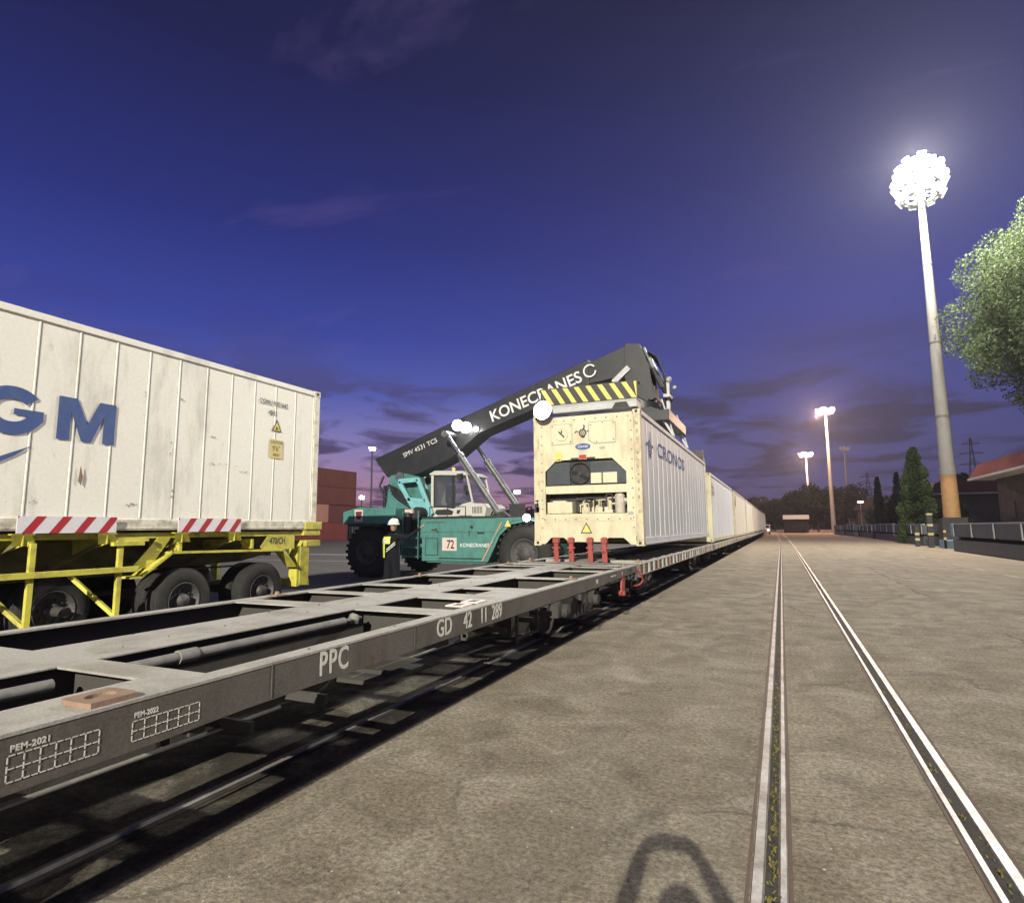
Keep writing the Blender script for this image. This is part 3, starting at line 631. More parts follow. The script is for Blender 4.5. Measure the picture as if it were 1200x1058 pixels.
# ------------------------------------------------------------ containers
def container(name, label, XR, y0, z0, L=12.192, rails=None, H=2.896, side='grey_side', frame='ecru_d', seam=.6, seamw=.012, corr=False, group=None, ends='ecru', roof=None):
    """box container; XR = x of right side, y0 near end"""
    W = 2.438; XL = XR-W; y1 = y0+L; z1 = z0+H
    t = empty(name, ((XL+XR)/2, (y0+y1)/2, z0), label, 'shipping container', group)
    for sx, xo in ((1, XR), (-1, XL)):
        b = MB(); xp = xo-sx*.03
        if corr:
            p = .28; nn = int((L-.3)/p); pts = []
            for i in range(nn):
                a = y0+.15+i*(L-.3)/nn; q = (L-.3)/nn
                pts += [(a, 0), (a+q*.3, 0), (a+q*.5, .036), (a+q*.8, .036)]
            pts.append((y1-.15, 0)); vs = []
            for (yy, d) in pts: vs += [(xp-sx*d, yy, z0+.16), (xp-sx*d, yy, z1-.10)]
            fs = [(2*i, 2*i+2, 2*i+3, 2*i+1) for i in range(len(pts)-1)]
            if sx < 0: fs = [f[::-1] for f in fs]
            b.add(vs, fs)
        else:
            b.box((xp-sx*.02, y0+.14, z0+.17), (xp, y1-.14, z1-.10))
            k = int((L-.3)/seam)
            for i in range(k+1):
                yy = y0+.17+(L-.34)*i/k
                b.box((xp, yy-seamw, z0+.19), (xp+sx*.009, yy+seamw, z1-.12))
                b.box((xp, yy+seamw+.006, z0+.19), (xp+sx*.003, yy+seamw+.016, z1-.12), 1)  # shadow of the ridge painted as a dark strip beside it
        b.build('side_panel', [side, 'fadedink'], t)
        b = MB(); b.box((xo-sx*.06, y0+.16, z0+.01), (xo-sx*.008, y1-.16, z0+.17)); b.box((xo-sx*.06, y0+.16, z0+.03), (xo, y1-.16, z0+.05)); b.build('bottom_rail', rails or frame, t, bevel=.004)
        b = MB(); b.box((xo-sx*.06, y0+.16, z1-.105), (xo-sx*.004, y1-.16, z1-.012)); b.build('top_rail', side, t, bevel=.004)
        for (ya, yb) in ((y0+.003, y0+.15), (y1-.15, y1-.003)):
            b = MB(); b.box((xo-sx*.15, ya, z0+.12), (xo-sx*.003, yb, z1-.12)); b.build('corner_post', frame, t, bevel=.008)
            for za in (z0, z1-.118):
                b = MB(); s_ = 1 if ya < (y0+y1)/2 else -1; b.box((xo-sx*.162, ya-.003 if s_ > 0 else ya-.012, za), (xo, yb+.012 if s_ > 0 else yb+.003, za+.118))
                yo = ya-.0045 if s_ > 0 else yb+.0045
                b.box((xo-sx*.11, yo, za+.03), (xo-sx*.055, yo+s_*.004, za+.09), 1); b.box((xo+sx*.0015, (ya+yb)/2-.04, za+.03), (xo+sx*.0005, (ya+yb)/2+.04, za+.09), 1)
                b.build('corner_casting', [frame, 'black'], t)
    b = MB(); b.box((XL+.06, y0+.1, z1-.09), (XR-.06, y1-.1, z1-.03)); b.build('roof', roof or side, t)
    b = MB(); b.box((XL+.06, y0+.16, z0+.10), (XR-.06, y1-.16, z0+.15))
    for i in range(int(L/.6)): yy = y0+.4+i*.6; b.box((XL+.06, yy, z0+.03), (XR-.06, yy+.05, z0+.10))
    b.build('floor', 'under', t)
    return t
def plain_end(t, XR, y, z0, H, mat, door=False, s_=-1):
    b = MB(); XL = XR-2.438
    b.box((XL+.15, y, z0+.12), (XR-.15, y-s_*.04, z0+H-.1)); b.box((XL+.16, y+s_*.02, z0+H-.12), (XR-.16, y, z0+H-.01)); b.box((XL+.16, y+s_*.02, z0+.01), (XR-.16, y, z0+.12))
    b.box(((XL+XR)/2-.01, y+s_*.01, z0+.13), ((XL+XR)/2+.01, y, z0+H-.13))
    b.build('end_wall', mat, t)
    if door:
        for x in (-.9, -.35, .35, .9):
            b = MB(); xx = (XL+XR)/2+x; b.cyl((xx, y+s_*.04, z0+.1), (xx, y+s_*.04, z0+H-.1), .018, n=8); b.build('lock_rod', 'galv', t)

# --- the reefer hanging from the spreader
RX, RY, RZ = -2.60, 12.56, 1.234
rt = container('refrigerated_container', 'cream and grey refrigerated container hanging from the reach stacker just above the wagon', RX, RY, RZ, side='grey_side', rails='white_side', seam=.62, seamw=.006)
def reefer_front(t):
    XL, XR = RX-2.438, RX; y = RY
    b = MB(); xa, xb = XL+.15, XR-.15
    wx0, wx1, wz0, wz1 = -4.76, -2.93, 1.86, 3.10          # big opening
    b.box((xa, y+.0, wz1), (xb, y+.04, RZ+2.896-.06)); b.box((xa, y, RZ+.20), (xb, y+.04, wz0)); b.box((xa, y, wz0), (wx0, y+.04, wz1)); b.box((wx1, y, wz0), (xb, y+.04, wz1))
    # chamfered corners of the opening
    b.prism([(wx0, wz1), (wx0+.26, wz1), (wx0, wz1-.24)], 'y', y, y+.04); b.prism([(wx1, wz1), (wx1-.30, wz1), (wx1, wz1-.30)], 'y', y, y+.04)
    # bottom rail with fork-like cut outs
    b.prism([(XL+.16, RZ+.2), (XL+.16, RZ+.03), (XL+.26, RZ+.03), (XL+.40, RZ+.17), (XL+.70, RZ+.17), (XL+.80, RZ+.08), (XR-.86, RZ+.08), (XR-.74, RZ+.17), (XR-.42, RZ+.17), (XR-.27, RZ+.03), (XR-.16, RZ+.03), (XR-.16, RZ+.2)], 'y', y-.004, y+.045)
    b.build('front_frame', 'ecru', t)
    b = MB(); b.box((XL+.1, y+.45, RZ+.3), (XR-.1, y+.47, RZ+2.8)); b.build('bulkhead', 'ecru_d', t)
    unit = MB(); unit.box((wx0, y+.10, 2.54), (wx1, y+.40, 3.08), 0); unit.box((wx0, y+.28, wz0), (wx1, y+.40, 2.36), 0)
    u = unit.build('refrigeration_unit', ['black'], t)
    b = MB(); b.box((wx0, y+.02, 2.36), (wx1, y+.10, 2.535)); b.box((wx0, y+.03, 1.86), (-2.93, y+.10, 1.92)); b.build('crossbar', 'ecru', u, bevel=.004)
    dk = paint('slate_grille', (.05, .062, .075), (.03, .035, .04), .6, .5, scale=5, bump=0)
    for (ga, gb) in ((wx0+.02, -4.20), (-3.72, wx1-.02)):
        b = MB(); b.box((ga, y+.06, 2.56), (gb, y+.099, 3.05))
        for k in range(14): b.box((ga+.02, y+.052, 2.58+k*.033), (gb-.02, y+.06, 2.592+k*.033))
        b.build('grille_panel', dk, u)
    b = MB(); b.lathe((-3.97, y+.07, 2.80), (0, -1, 0), [(0, .24), (.03, .24), (.03, .225), (.0, .22)], 28)
    for k in range(5):
        a = k*2*math.pi/5+.3; b.bar((-3.97+.04*math.cos(a), y+.075, 2.8+.04*math.sin(a)), (-3.97+.2*math.cos(a+.25), y+.085, 2.8+.2*math.sin(a+.25)), .09, .008, up=(0, 1, .3))
    b.cyl((-3.97, y+.09, 2.8), (-3.97, y+.04, 2.8), .05, n=14); b.build('fan', 'black', u)
    b = MB(); b.box((-3.72, y+.035, 2.57), (-3.48, y+.06, 2.80)); b.box((-3.45, y+.035, 2.57), (-3.14, y+.06, 2.80)); b.build('control_box', 'ecru', u, bevel=.005)
    b = MB(); b.box((wx0+.03, y+.03, 1.93), (-4.15, y+.28, 2.18)); b.box((wx0+.15, y+.05, 2.18), (-4.3, y+.2, 2.21)); b.build('electrical_box', 'ecru', u, bevel=.006)
    b = MB(); b.cyl((-3.12, y+.16, 1.93), (-3.12, y+.16, 2.30), .11, n=20); b.sphere((-3.12, y+.16, 2.30), .11, 16, sc=(1, 1, .6)); b.cyl((-3.0, y+.14, 2.14), (-2.96, y+.05, 2.2), .05, n=10); b.build('compressor', paint('pale_compressor', (.5, .46, .38), (.3, .25, .2), .7, .5, scale=12), u)
    b = MB(); rnd = random.Random(3)
    for k in range(13):
        x = -4.06+k*.066; z1 = rnd.uniform(2.1, 2.33); z2 = rnd.uniform(2.0, 2.2); x2 = x+rnd.choice((-1, 1))*rnd.uniform(.08, .22); yy = y+rnd.uniform(.08, .24)
        b.tube([(x, yy, 1.95), (x, yy, z1), (x2, yy+.01, z1), (x2, yy+.02, z2)], rnd.choice((.011, .016, .022)), 8, mi=0 if k % 3 else 1)
    for k in range(6): x = -4.03+k*.14; b.cyl((x, y+.12, 1.96), (x, y+.12, 2.07+.05*(k % 3)), rnd.choice((.03, .045)), n=12, mi=(k+1) % 2); b.sphere((x, y+.12, 2.07+.05*(k % 3)), .04, 10, mi=(k+1) % 2)
    b.cyl((-4.12, y+.26, 2.24), (-3.25, y+.26, 2.24), .045, n=12, mi=1)
    b.build('pipework', ['ecru_d', 'under'], u)
    b = MB(); b.box((-3.95, y+.10, 1.93), (-3.35, y+.24, 2.06)); b.box((-3.42, y+.06, 1.93), (-3.26, y+.22, 2.0)); b.build('receiver_tray', 'ecru', u)
    b = MB(); b.box((-2.92, y-.006, 1.88), (-2.80, y-.001, 1.95)); b.box((-3.5, y-.006, 3.30), (-3.38, y-.001, 3.36)); b.build('data_plate', 'fadedink', t)
    # hatches
    b = MB(); b.prism([(-3.745, 3.505), (-3.61, 3.42), (-3.145, 3.42), (-3.12, 3.465), (-3.12, 3.87), (-3.19, 3.92), (-3.71, 3.92), (-3.745, 3.87)], 'y', y-.004, y-.0005); b.build('gasket', 'fadedink', t)
    b = MB(); b.box((-4.615, y-.004, 3.445), (-4.105, y-.0005, 3.915)); b.build('gasket', 'fadedink', t)
    b = MB(); b.prism([(-3.72, 3.52), (-3.60, 3.44), (-3.16, 3.44), (-3.14, 3.48), (-3.14, 3.86), (-3.20, 3.90), (-3.70, 3.90), (-3.72, 3.86)], 'y', y-.016, y-.001)
    for (x, z) in ((-3.68, 3.84), (-3.18, 3.86), (-3.18, 3.5), (-3.55, 3.47), (-3.42, 3.88)): b.cyl((x, y-.026, z), (x, y-.016, z), .012, n=8, mi=1)
    b.build('access_hatch', ['ecru', 'under'], t, bevel=.003)
    b = MB(); b.box((-4.60, y-.014, 3.46), (-4.12, y-.001, 3.90)); b.lathe((-4.35, y-.014, 3.68), (0, -1, 0), [(0, .15), (.02, .15), (.02, .13), (.01, .12), (.01, 0)], 24); b.bar((-4.42, y-.03, 3.74), (-4.29, y-.03, 3.61), .03, .008, 1, up=(0, 1, 0)); b.bar((-4.35, y-.03, 3.77), (-4.35, y-.03, 3.7), .03, .008, 1, up=(0, 1, 0))
    for (x, z) in ((-4.57, 3.5), (-4.57, 3.87), (-4.15, 3.5), (-4.15, 3.87)): b.cyl((x, y-.024, z), (x, y-.014, z), .012, n=8, mi=1)
    b.build('air_vent', ['ecru', 'under'], t, bevel=.003)
    # rivets round the frame
    b = MB()
    for k in range(12):
        z = 1.62+k*.205
        for x in (XL+.20, XR-.20): b.cyl((x, y-.012, z), (x, y, z), .016, n=8)
    for k in range(9):
        x = XL+.26+k*.24
        for z in (1.80, 3.985): b.cyl((x, y-.012, z), (x, y, z), .016, n=8)
    b.build('bolt_row', 'rustpad', t)
    b = MB(); b.box((XL+.16, y-.008, 1.755), (XR-.16, y-.001, 1.765)); b.box((XL+.23, y-.006, 1.77), (XL+.238, y-.001, 4.0)); b.build('frame_joint', 'ecru_d', t)
    # signs and marks
    b = MB(); b.prism([(-3.96, 1.50), (-3.70, 1.50), (-3.83, 1.735)], 'y', y-.008, y-.002, 0); b.prism([(-3.925, 1.52), (-3.735, 1.52), (-3.83, 1.692)], 'y', y-.010, y-.0085, 1); s_ = b.build('warning_sign', ['ink', 'haz_y'], t)
    b = MB(); b.cyl((-3.87, y-.008, 3.38), (-3.87, y-.002, 3.38), .1, n=28)
    for i, v in enumerate(b.v): b.v[i] = (-3.87+(v[0]+3.87)*1.75, v[1], 3.38+(v[2]-3.38)*.72)
    s_ = b.build('maker_badge', 'blue_logo', t)
    text('lettering', 'Carrier', .055, (-3.87, y-.0095, 3.36), (1, 0, 0), (0, 0, 1), 'white', s_, .0005, align='CENTER', shear=.3)
    text('marking', 'PRIMELINE', .03, (-3.87, y-.004, 3.25), (1, 0, 0), (0, 0, 1), 'fadedink', t, .0005, align='CENTER')
    b = MB(); b.cyl((-4.44, y-.006, 3.2), (-4.44, y-.001, 3.2), .11, n=6); b.box((-4.5, y-.006, 3.08), (-4.38, y-.001, 3.12)); b.build('yellow_sticker', paint('faded_yellow_sticker', (.68, .52, .16), None, .2, .6, bump=0), t)
    b = MB(); b.box((-3.96, y-.012, 3.11), (-3.80, y-.002, 3.20)); b.build('red_sticker', 'haz_r', t)
    b = MB(); b.box((-4.15, y-.01, 3.10), (-3.97, y-.002, 3.14)); b.box((-3.79, y-.01, 3.10), (-3.6, y-.002, 3.14)); b.build('latch', 'black', t)
    # wheel-like emblem: ring, spokes and small flourishes
    def emblem(cx_, cz, r, place, mat, name):
        e = MB()
        def P(u, v): return place(cx_+u*r, cz+v*r)
        def strip(pts, w):
            for i in range(len(pts)-1):
                (a, b_), (c, d) = pts[i], pts[i+1]; L = math.hypot(c-a, d-b_) or 1; nx, nz = -(d-b_)/L*w, (c-a)/L*w
                q = [P(a+nx, b_+nz), P(c+nx, d+nz), P(c-nx, d-nz), P(a-nx, b_-nz)]; e.add(q, [(0, 1, 2, 3)])
        strip([(.45*math.cos(2*math.pi*i/16), .45*math.sin(2*math.pi*i/16)-.1) for i in range(17)], .08)
        for k in range(8): a = k*math.pi/4; strip([(.12*math.cos(a), .12*math.sin(a)-.1), (.42*math.cos(a), .42*math.sin(a)-.1)], .05)
        strip([(-1.1, -.05), (-.85, .15), (-.55, .05)], .07); strip([(1.1, -.05), (.85, .15), (.55, .05)], .07)
        strip([(.1, .35), (.25, .7), (.15, .95)], .1); strip([(-.2, -.55), (0, -.7), (.3, -.62)], .08)
        return e.build(name, mat, t)
    emblem(-3.87, 3.70, .17, lambda u, v: (u, y-.004, v), 'ink', 'emblem')
    emblem(13.62, 3.43, .36, lambda u, v: (RX-.018, u, v), 'blue_logo2', 'emblem')
    text('lettering', 'CRONOS', .34, (RX-.018, 14.5, 3.32), (0, 1, 0), (0, 0, 1), 'blue_logo2', t, .001, sx=2.2)
    # vertical id number on the right corner post, graffiti-like scuff on the left one
    for i, ch in enumerate('CRSU 6174852 0'): 
        if ch != ' ': text('marking', ch, .06, (XR-.075, y+.0015, 3.93-i*.155), (1, 0, 0), (0, 0, 1), 'ink', t, .0005, align='CENTER')
    b = MB()
    for (x, z, w_, h) in ((XL+.07, 2.22, .05, .012), (XL+.08, 2.18, .012, .06), (XL+.06, 2.06, .05, .10), (XL+.09, 2.02, .035, .06)): b.box((x-w_, y-.001, z-h), (x+w_, y+.0025, z+h))
    b.build('scuff_mark', 'ink', t)
reefer_front(rt)
plain_end(rt, RX, RY+12.192, RZ, 2.896, 'ecru', s_=1)

specs = [('white', 'white_side', 'white container with a small pink mark, second along the train', 'ecru'),
         ('cream', 'cream_side', 'cream container with a dark mark by its near corner, third along the train', 'ecru_d'),
         ('cream', 'cream_side', 'plain cream container, fourth along the train', 'ecru_d'),
         ('pink', 'pink_side', 'pinkish container, fifth along the train', 'ecru_d'),
         ('cream', 'pink_side', 'rose cream container, sixth along the train', 'ecru_d'),
         ('cream', 'cream_side', 'pale container far down the train, seventh of the row', 'ecru_d'),
         ('white', 'white_side', 'last white container at the far end of the train', 'ecru')]
for k, (nm, sd, lb, fr) in enumerate(specs):
    yy = 12.56+13.95*(k+1)
    t = container('shipping_container', lb, -2.60, yy, DT+.075, side=sd, frame=fr, seam=.45, seamw=.006, group='containers on the train')
    plain_end(t, -2.60, yy, DT+.075, 2.896, fr); plain_end(t, -2.60, yy+12.192, DT+.075, 2.896, fr, s_=1)
    if k == 0:
        b = MB()
        for i in range(3): b.box((-2.6185, yy+.55+i*.18, 3.28-i*.05), (-2.617, yy+.68+i*.18, 3.5-i*.07))
        b.build('pink_mark', 'pink_logo', t)
        text('lettering', 'RAFT', .22, (-2.618, yy+.5, 2.95), (0, 1, 0), (0, 0, 1), 'pink_logo', t, .0008, sx=1.6)
    if k == 1: b = MB(); b.box((-2.6185, yy+.7, 2.9), (-2.617, yy+1.3, 3.6)); b.build('dark_mark', 'ink', t)

# --- container on the trailer
TX, TY1, TZ = -8.82, 9.83, 1.613
TY0 = TY1-12.192
tt = container('refrigerated_container', 'weathered white container with big blue letters on the yellow trailer', TX, TY0, TZ, side='tcont', frame='tcont_rail', seam=.508, seamw=.009)
plain_end(tt, TX, TY1, TZ, 2.896, 'tcont', True, s_=1); plain_end(tt, TX, TY0, TZ, 2.896, 'tcont')
XS = TX-.0175
def flat(polys, name, mat, parent, x=XS):
    b = MB()
    for p in polys:
        b.prism(p, 'x', x, x+.0015)
    return b.build(name, mat, parent)
# letters G and M (heavy grotesque), y right, z up
mz0, mz1 = 2.85, 3.44
my0, my1 = 4.81, 5.58
ymid = (my0+my1)/2
flat([[(my0, mz0), (my0+.165, mz0), (my0+.165, mz1-.20), (ymid-.065, mz0), (ymid+.065, mz0), (my1-.165, mz1-.20), (my1-.165, mz0), (my1, mz0), (my1, mz1), (my1-.235, mz1), (ymid, mz0+.24), (my0+.235, mz1), (my0, mz1)]], 'lettering', 'blue_logo', tt)
def arc(cy_, cz_, ry, rz, a0, a1, n=14): return [(cy_+ry*math.cos(R(a0+(a1-a0)*i/n)), cz_+rz*math.sin(R(a0+(a1-a0)*i/n))) for i in range(n+1)]
gy, gz = 4.28, 3.145
out = arc(gy, gz, .36, .31, 38, 322, 30); inn = arc(gy, gz, .19, .145, 38, 322, 30)
gl = [[out[i], out[i+1], inn[i+1], inn[i]] for i in range(30)]
gl += [[(gy+.02, gz+.03), (gy+.36, gz+.03), (gy+.36, gz-.10), out[-1], inn[-1], (gy+.18, gz-.05), (gy+.02, gz-.05)]]
flat(gl, 'lettering', 'blue_logo', tt)
sw = [[(3.2, 2.20), (3.7, 2.26), (4.1, 2.41), (4.54, 2.72), (4.1, 2.48), (3.7, 2.36), (3.2, 2.31)]]
flat([[(3.2, 2.20), (3.7, 2.26), (3.7, 2.36), (3.2, 2.31)], [(3.7, 2.26), (4.1, 2.42), (4.1, 2.50), (3.7, 2.36)], [(4.1, 2.42), (4.35, 2.57), (4.54, 2.72), (4.1, 2.50)]], 'swoosh', 'blue_logo', tt)
text('marking', 'CGMU 9301642', .10, (XS+.001, 8.22, 3.99), (0, 1, 0), (0, 0, 1), 'ink', tt, .0005, sx=.75)
text('marking', '45R1', .10, (XS+.001, 8.45, 3.80), (0, 1, 0), (0, 0, 1), 'ink', tt, .0005, sx=.75)
b = MB(); b.prism([(8.55, 3.50), (8.79, 3.50), (8.67, 3.74)], 'x', XS, XS+.0015, 0); b.prism([(8.585, 3.52), (8.755, 3.52), (8.67, 3.695)], 'x', XS+.002, XS+.003, 1); b.prism([(8.63, 3.535), (8.71, 3.535), (8.67, 3.61)], 'x', XS+.0035, XS+.004, 0); b.build('warning_sign', ['ink', 'haz_y'], tt)
b = MB(); b.box((XS, 8.52, 2.98), (XS+.001, 8.84, 3.34)); s_ = b.build('caution_label', paint('yellow_label', (.66, .56, .22), None, .3, .6, bump=0), tt)
text('lettering', 'CAUTION', .06, (XS+.002, 8.68, 3.26), (0, 1, 0), (0, 0, 1), 'ink', s_, .0004, align='CENTER', sx=.8)
text('lettering', "9'6\"", .10, (XS+.002, 8.68, 3.12), (0, 1, 0), (0, 0, 1), 'ink', s_, .0004, align='CENTER', sx=.9)
text('lettering', 'HIGH', .06, (XS+.002, 8.68, 3.02), (0, 1, 0), (0, 0, 1), 'ink', s_, .0004, align='CENTER', sx=.8)
# scuffs and scratches with their own shape
b = MB(); rnd = random.Random(5)
for (y, z, w_, h) in ((6.55, 2.2, .012, .09), (6.5, 2.9, .03, .12), (6.0, 3.55, .01, .2), (7.5, 2.75, .28, .012), (7.9, 2.66, .1, .01), (5.95, 2.0, .12, .02), (7.25, 3.2, .05, .012), (4.62, 2.02, .05, .05), (3.95, 2.28, .05, .04), (6.62, 3.75, .02, .05)):
    for k in range(7):
        a = y+rnd.uniform(-w_, w_); c = z+rnd.uniform(-h, h); ww = rnd.uniform(.003, .012)*(1+w_*8); hh = rnd.uniform(.003, .012)*(1+h*6)
        b.prism([(a-ww, c-hh*.3), (a+ww*.4, c-hh), (a+ww, c+hh*.4), (a-ww*.2, c+hh)], 'x', XS+.0005, XS+.0013)
b.build('scratch', 'fadedink', tt)
b = MB(); b.prism([(5.13, 2.30), (5.15, 2.52), (5.19, 2.36), (5.17, 2.24)], 'x', XS+.008, XS+.0095); b.prism([(3.96, 2.20), (4.02, 2.26), (4.06, 2.22), (4.0, 2.18)], 'x', XS+.0005, XS+.0013); b.build('rust_stain', 'rustpad', tt)

# ------------------------------------------------------------ trailer
tr = empty('semi_trailer', (-10.04, 4, 0), 'yellow container trailer with red and white striped boards parked beyond the wagon', 'trailer')
for sx in (-1, 1):
    x = -10.04+sx*.48; b = MB()
    b.prism([(-2.5, 1.6), (9.7, 1.6), (9.7, 1.22), (8.6, 1.02), (6.0, .98), (3.0, .95), (-2.5, .95)], 'x', x-.01, x+.01)
    b.box((x-.08, -2.5, 1.588), (x+.08, 9.7, 1.61)); b.box((x-.08, 0, .93), (x+.08, 8.6, .952)); b.build('main_beam', 'olive', tr, bevel=.003)
XSd = -8.80
def stripes(b, y0, y1, z0, z1, x, n, w=.115, slant=.16):
    b.box((x-.01, y0, z0), (x, y1, z1), 0)
    for i in range(-1, n+1):
        ya = y0+(y1-y0)*(i)/n+.06; p = [(ya, z0), (ya+w, z0), (ya+w+slant, z1), (ya+slant, z1)]
        # clip to the board
        def clip(poly, lo, hi):
            for s_, lim in ((1, lo), (-1, hi)):
                o_ = []
                for k in range(len(poly)):
                    a, c = poly[k], poly[(k+1) % len(poly)]; da = s_*(a[0]-lim); dc = s_*(c[0]-lim)
                    if da >= 0: o_.append(a)
                    if da*dc < 0: q = da/(da-dc); o_.append((a[0]+(c[0]-a[0])*q, a[1]+(c[1]-a[1])*q))
                poly = o_
                if not poly: return None
            return poly
        p = clip(p, y0, y1)
        if p and len(p) >= 3: b.prism(p, 'x', x+.0005, x+.002, 1)
for (ya, yb) in ((4.42, 5.67), (6.65, 7.87), (2.1, 3.35)):
    b = MB(); stripes(b, ya, yb, 1.59, 1.81, XSd+.03, 4); b.build('striped_board', ['haz_w', 'haz_r'], tr)
    for yc in (ya-.02, yb-.22):
        b = MB()
        b.prism([(-8.775, 1.585), (-8.775, 1.43), (-9.55, 1.25), (-9.55, 1.585)], 'y', yc+.10, yc+.115); b.box((-9.0, yc-.02, 1.57), (-8.775, yc+.24, 1.585))
        b.add([(-8.772, yc-.03, 1.575), (-8.772, yc+.2, 1.575), (-8.80, yc+.28, 1.43), (-8.80, yc-.0, 1.43)], [(0, 1, 2, 3), (3, 2, 1, 0)])
        b.bar((-8.90, yc+.1, 1.45), (-9.5, yc-.25, 1.05), .05, .05, 1)
        b.build('outrigger', ['tyel', 'olive'], tr)
for y in (-1, .5, 2.0, 3.8, 5.2, 6.3, 7.7, 9.3): b = MB(); b.box((-9.575, y, 1.1), (-10.505, y+.08, 1.25)); b.build('cross_member', 'olive', tr); b = MB(); b.box((-9.547, y, 1.45), (-8.965, y+.06, 1.58)); b.build('cross_member', 'olive', tr)
b = MB(); b.box((-8.96, -2.4, 1.50), (-8.90, 9.5, 1.58)); b.build('edge_rail', 'tyel', tr)
# side guard
b = MB(); b.box((-8.74, 1.0, 1.02), (-8.70, 6.0, 1.10)); b.build('side_guard', 'tyel', tr, bevel=.005)
for y in (3.3, 4.62, 5.75):
    b = MB(); b.box((-8.80, y-.035, .35), (-8.745, y+.035, 1.46)); b.bar((-8.78, y, .40), (-9.35, y-.32, .98), .07, .05); b.bar((-8.78, y-.02, 1.45), (-9.5, y-.1, 1.5), .06, .06); b.build('guard_post', 'tyel', tr, bevel=.004)
b = MB(); b.box((-8.80, 5.62, 1.40), (-8.72, 6.08, 1.455)); b.box((-8.84, 5.62, 1.455), (-8.80, 6.2, 1.52)); b.build('bracket', 'tyel', tr)
# mudguard rail
for sx in (1, -1):
    xm = -8.76 if sx == 1 else -11.32; b = MB()
    pts = [(5.92, .93), (6.10, .93), (6.57, 1.27), (8.90, 1.23), (9.23, .90)]
    for i in range(4):
        b.bar((xm-sx*.12, pts[i][0], pts[i][1]), (xm-sx*.12, pts[i+1][0]+.01, pts[i+1][1]), .24, .035)
    b.build('mudguard_rail', 'tyel', tr)
b = MB()
for y in (6.75, 8.2): b.box((-9.1, y, 1.28), (-8.85, y+.05, 1.45)); b.bar((-9.1, y, 1.4), (-8.9, y, 1.3), .05, .04)
b.build('bracket', 'tyel', tr); b = MB(); b.prism([(6.0, 1.05), (6.4, 1.5), (6.62, 1.5), (6.3, 1.05)], 'x', -8.90, -8.885); b.build('gusset', 'tyel', tr); b = MB(); b.prism([(8.35, 1.3), (8.52, 1.5), (9.2, 1.5), (9.2, 1.24), (8.4, 1.26)], 'x', -8.80, -8.785)
pl = b.build('side_plate', 'tyel', tr)
text('lettering', '470/CH', .12, (-8.783, 8.56, 1.35), (0, 1, 0), (0, 0, 1), 'ink', pl, .0006, sx=.72, bold=.003)
b = MB(); b.box((-11.25, 9.5, 1.50), (-8.83, 9.97, 1.607)); b.box((-11.25, 9.55, 1.28), (-8.80, 9.95, 1.40)); b.box((-8.82, 9.50, 1.62), (-8.80, 10.0, 1.77)); b.box((-11.2, 9.97, 1.62), (-8.8, 10.0, 1.77)); b.build('rear_beam', 'tyel', tr, bevel=.006)
b = MB(); b.box((-9.05, 9.35, .50), (-8.84, 9.42, 1.29)); b.box((-8.85, 9.42, .52), (-8.83, 9.66, 1.29)); b.box((-11.25, 9.35, .5), (-11.05, 9.42, 1.28)); b.box((-11.25, 9.64, .50), (-8.84, 9.70, .62)); b.build('rear_bumper', 'tyel', tr)
def truck_wheel(y, sx, inset=0, parent=tr, lab=None):
    x = -10.04+sx*(1.22-inset); b = MB(); r = .505
    for k, off in enumerate((0, .32)):
        xx = x-sx*off
        b.lathe((xx, y, r), (-sx, 0, 0), [(.03, .27), (.0, .30), (-.005, .40), (.02, .485), (.05, r), (.22, r), (.25, .485), (.27, .40), (.26, .29)], 40)
        for i in range(5): b.lathe((xx-sx*(.06+.035*i), y, r), (sx, 0, 0), [(0, r+.001), (.003, r+.006), (.018, r+.006), (.021, r+.001)], 40)
    o = b.build('wheel', 'tyre', parent)
    b = MB(); b.lathe((x, y, r), (-sx, 0, 0), [(.02, .285), (-.005, .28), (.01, .262), (.07, .25), (.10, .20), (.10, .12), (.04, .10), (.0, .095), (-.01, .0)], 32)
    for i in range(10):
        a = 2*math.pi*i/10; b.cyl((x-sx*.10, y+.16*math.cos(a), r+.16*math.sin(a)), (x-sx*.06, y+.16*math.cos(a), r+.16*math.sin(a)), .014, n=6)
    b.build('rim', 'rim', o)
for y in (5.28, 6.88, 8.48):
    for sx in (1, -1): truck_wheel(y, sx, inset=.0 if y > 6 else .55)
for y in (5.28, 6.88, 8.48): b = MB(); b.cyl((-11.0, y, .5), (-9.1, y, .5), .07, n=12); b.box((-9.75, y-.5, .55), (-9.6, y+.5, .62)); b.box((-10.5, y-.5, .55), (-10.35, y+.5, .62)); b.build('axle', 'under', tr)
b = MB(); b.bar((-9.2, 3.3, .9), (-9.2, 3.3, .12), .12, .12); b.box((-9.4, 3.1, .06), (-9.0, 3.5, .1)); b.bar((-9.2, 3.3, .3), (-9.2, 3.95, .95), .06, .06); b.bar((-10.9, 3.3, .9), (-10.9, 3.3, .12), .12, .12); b.box((-11.1, 3.1, .06), (-10.7, 3.5, .1)); b.bar((-10.9, 3.3, .3), (-10.9, 3.95, .95), .06, .06); b.build('landing_leg', 'under', tr)

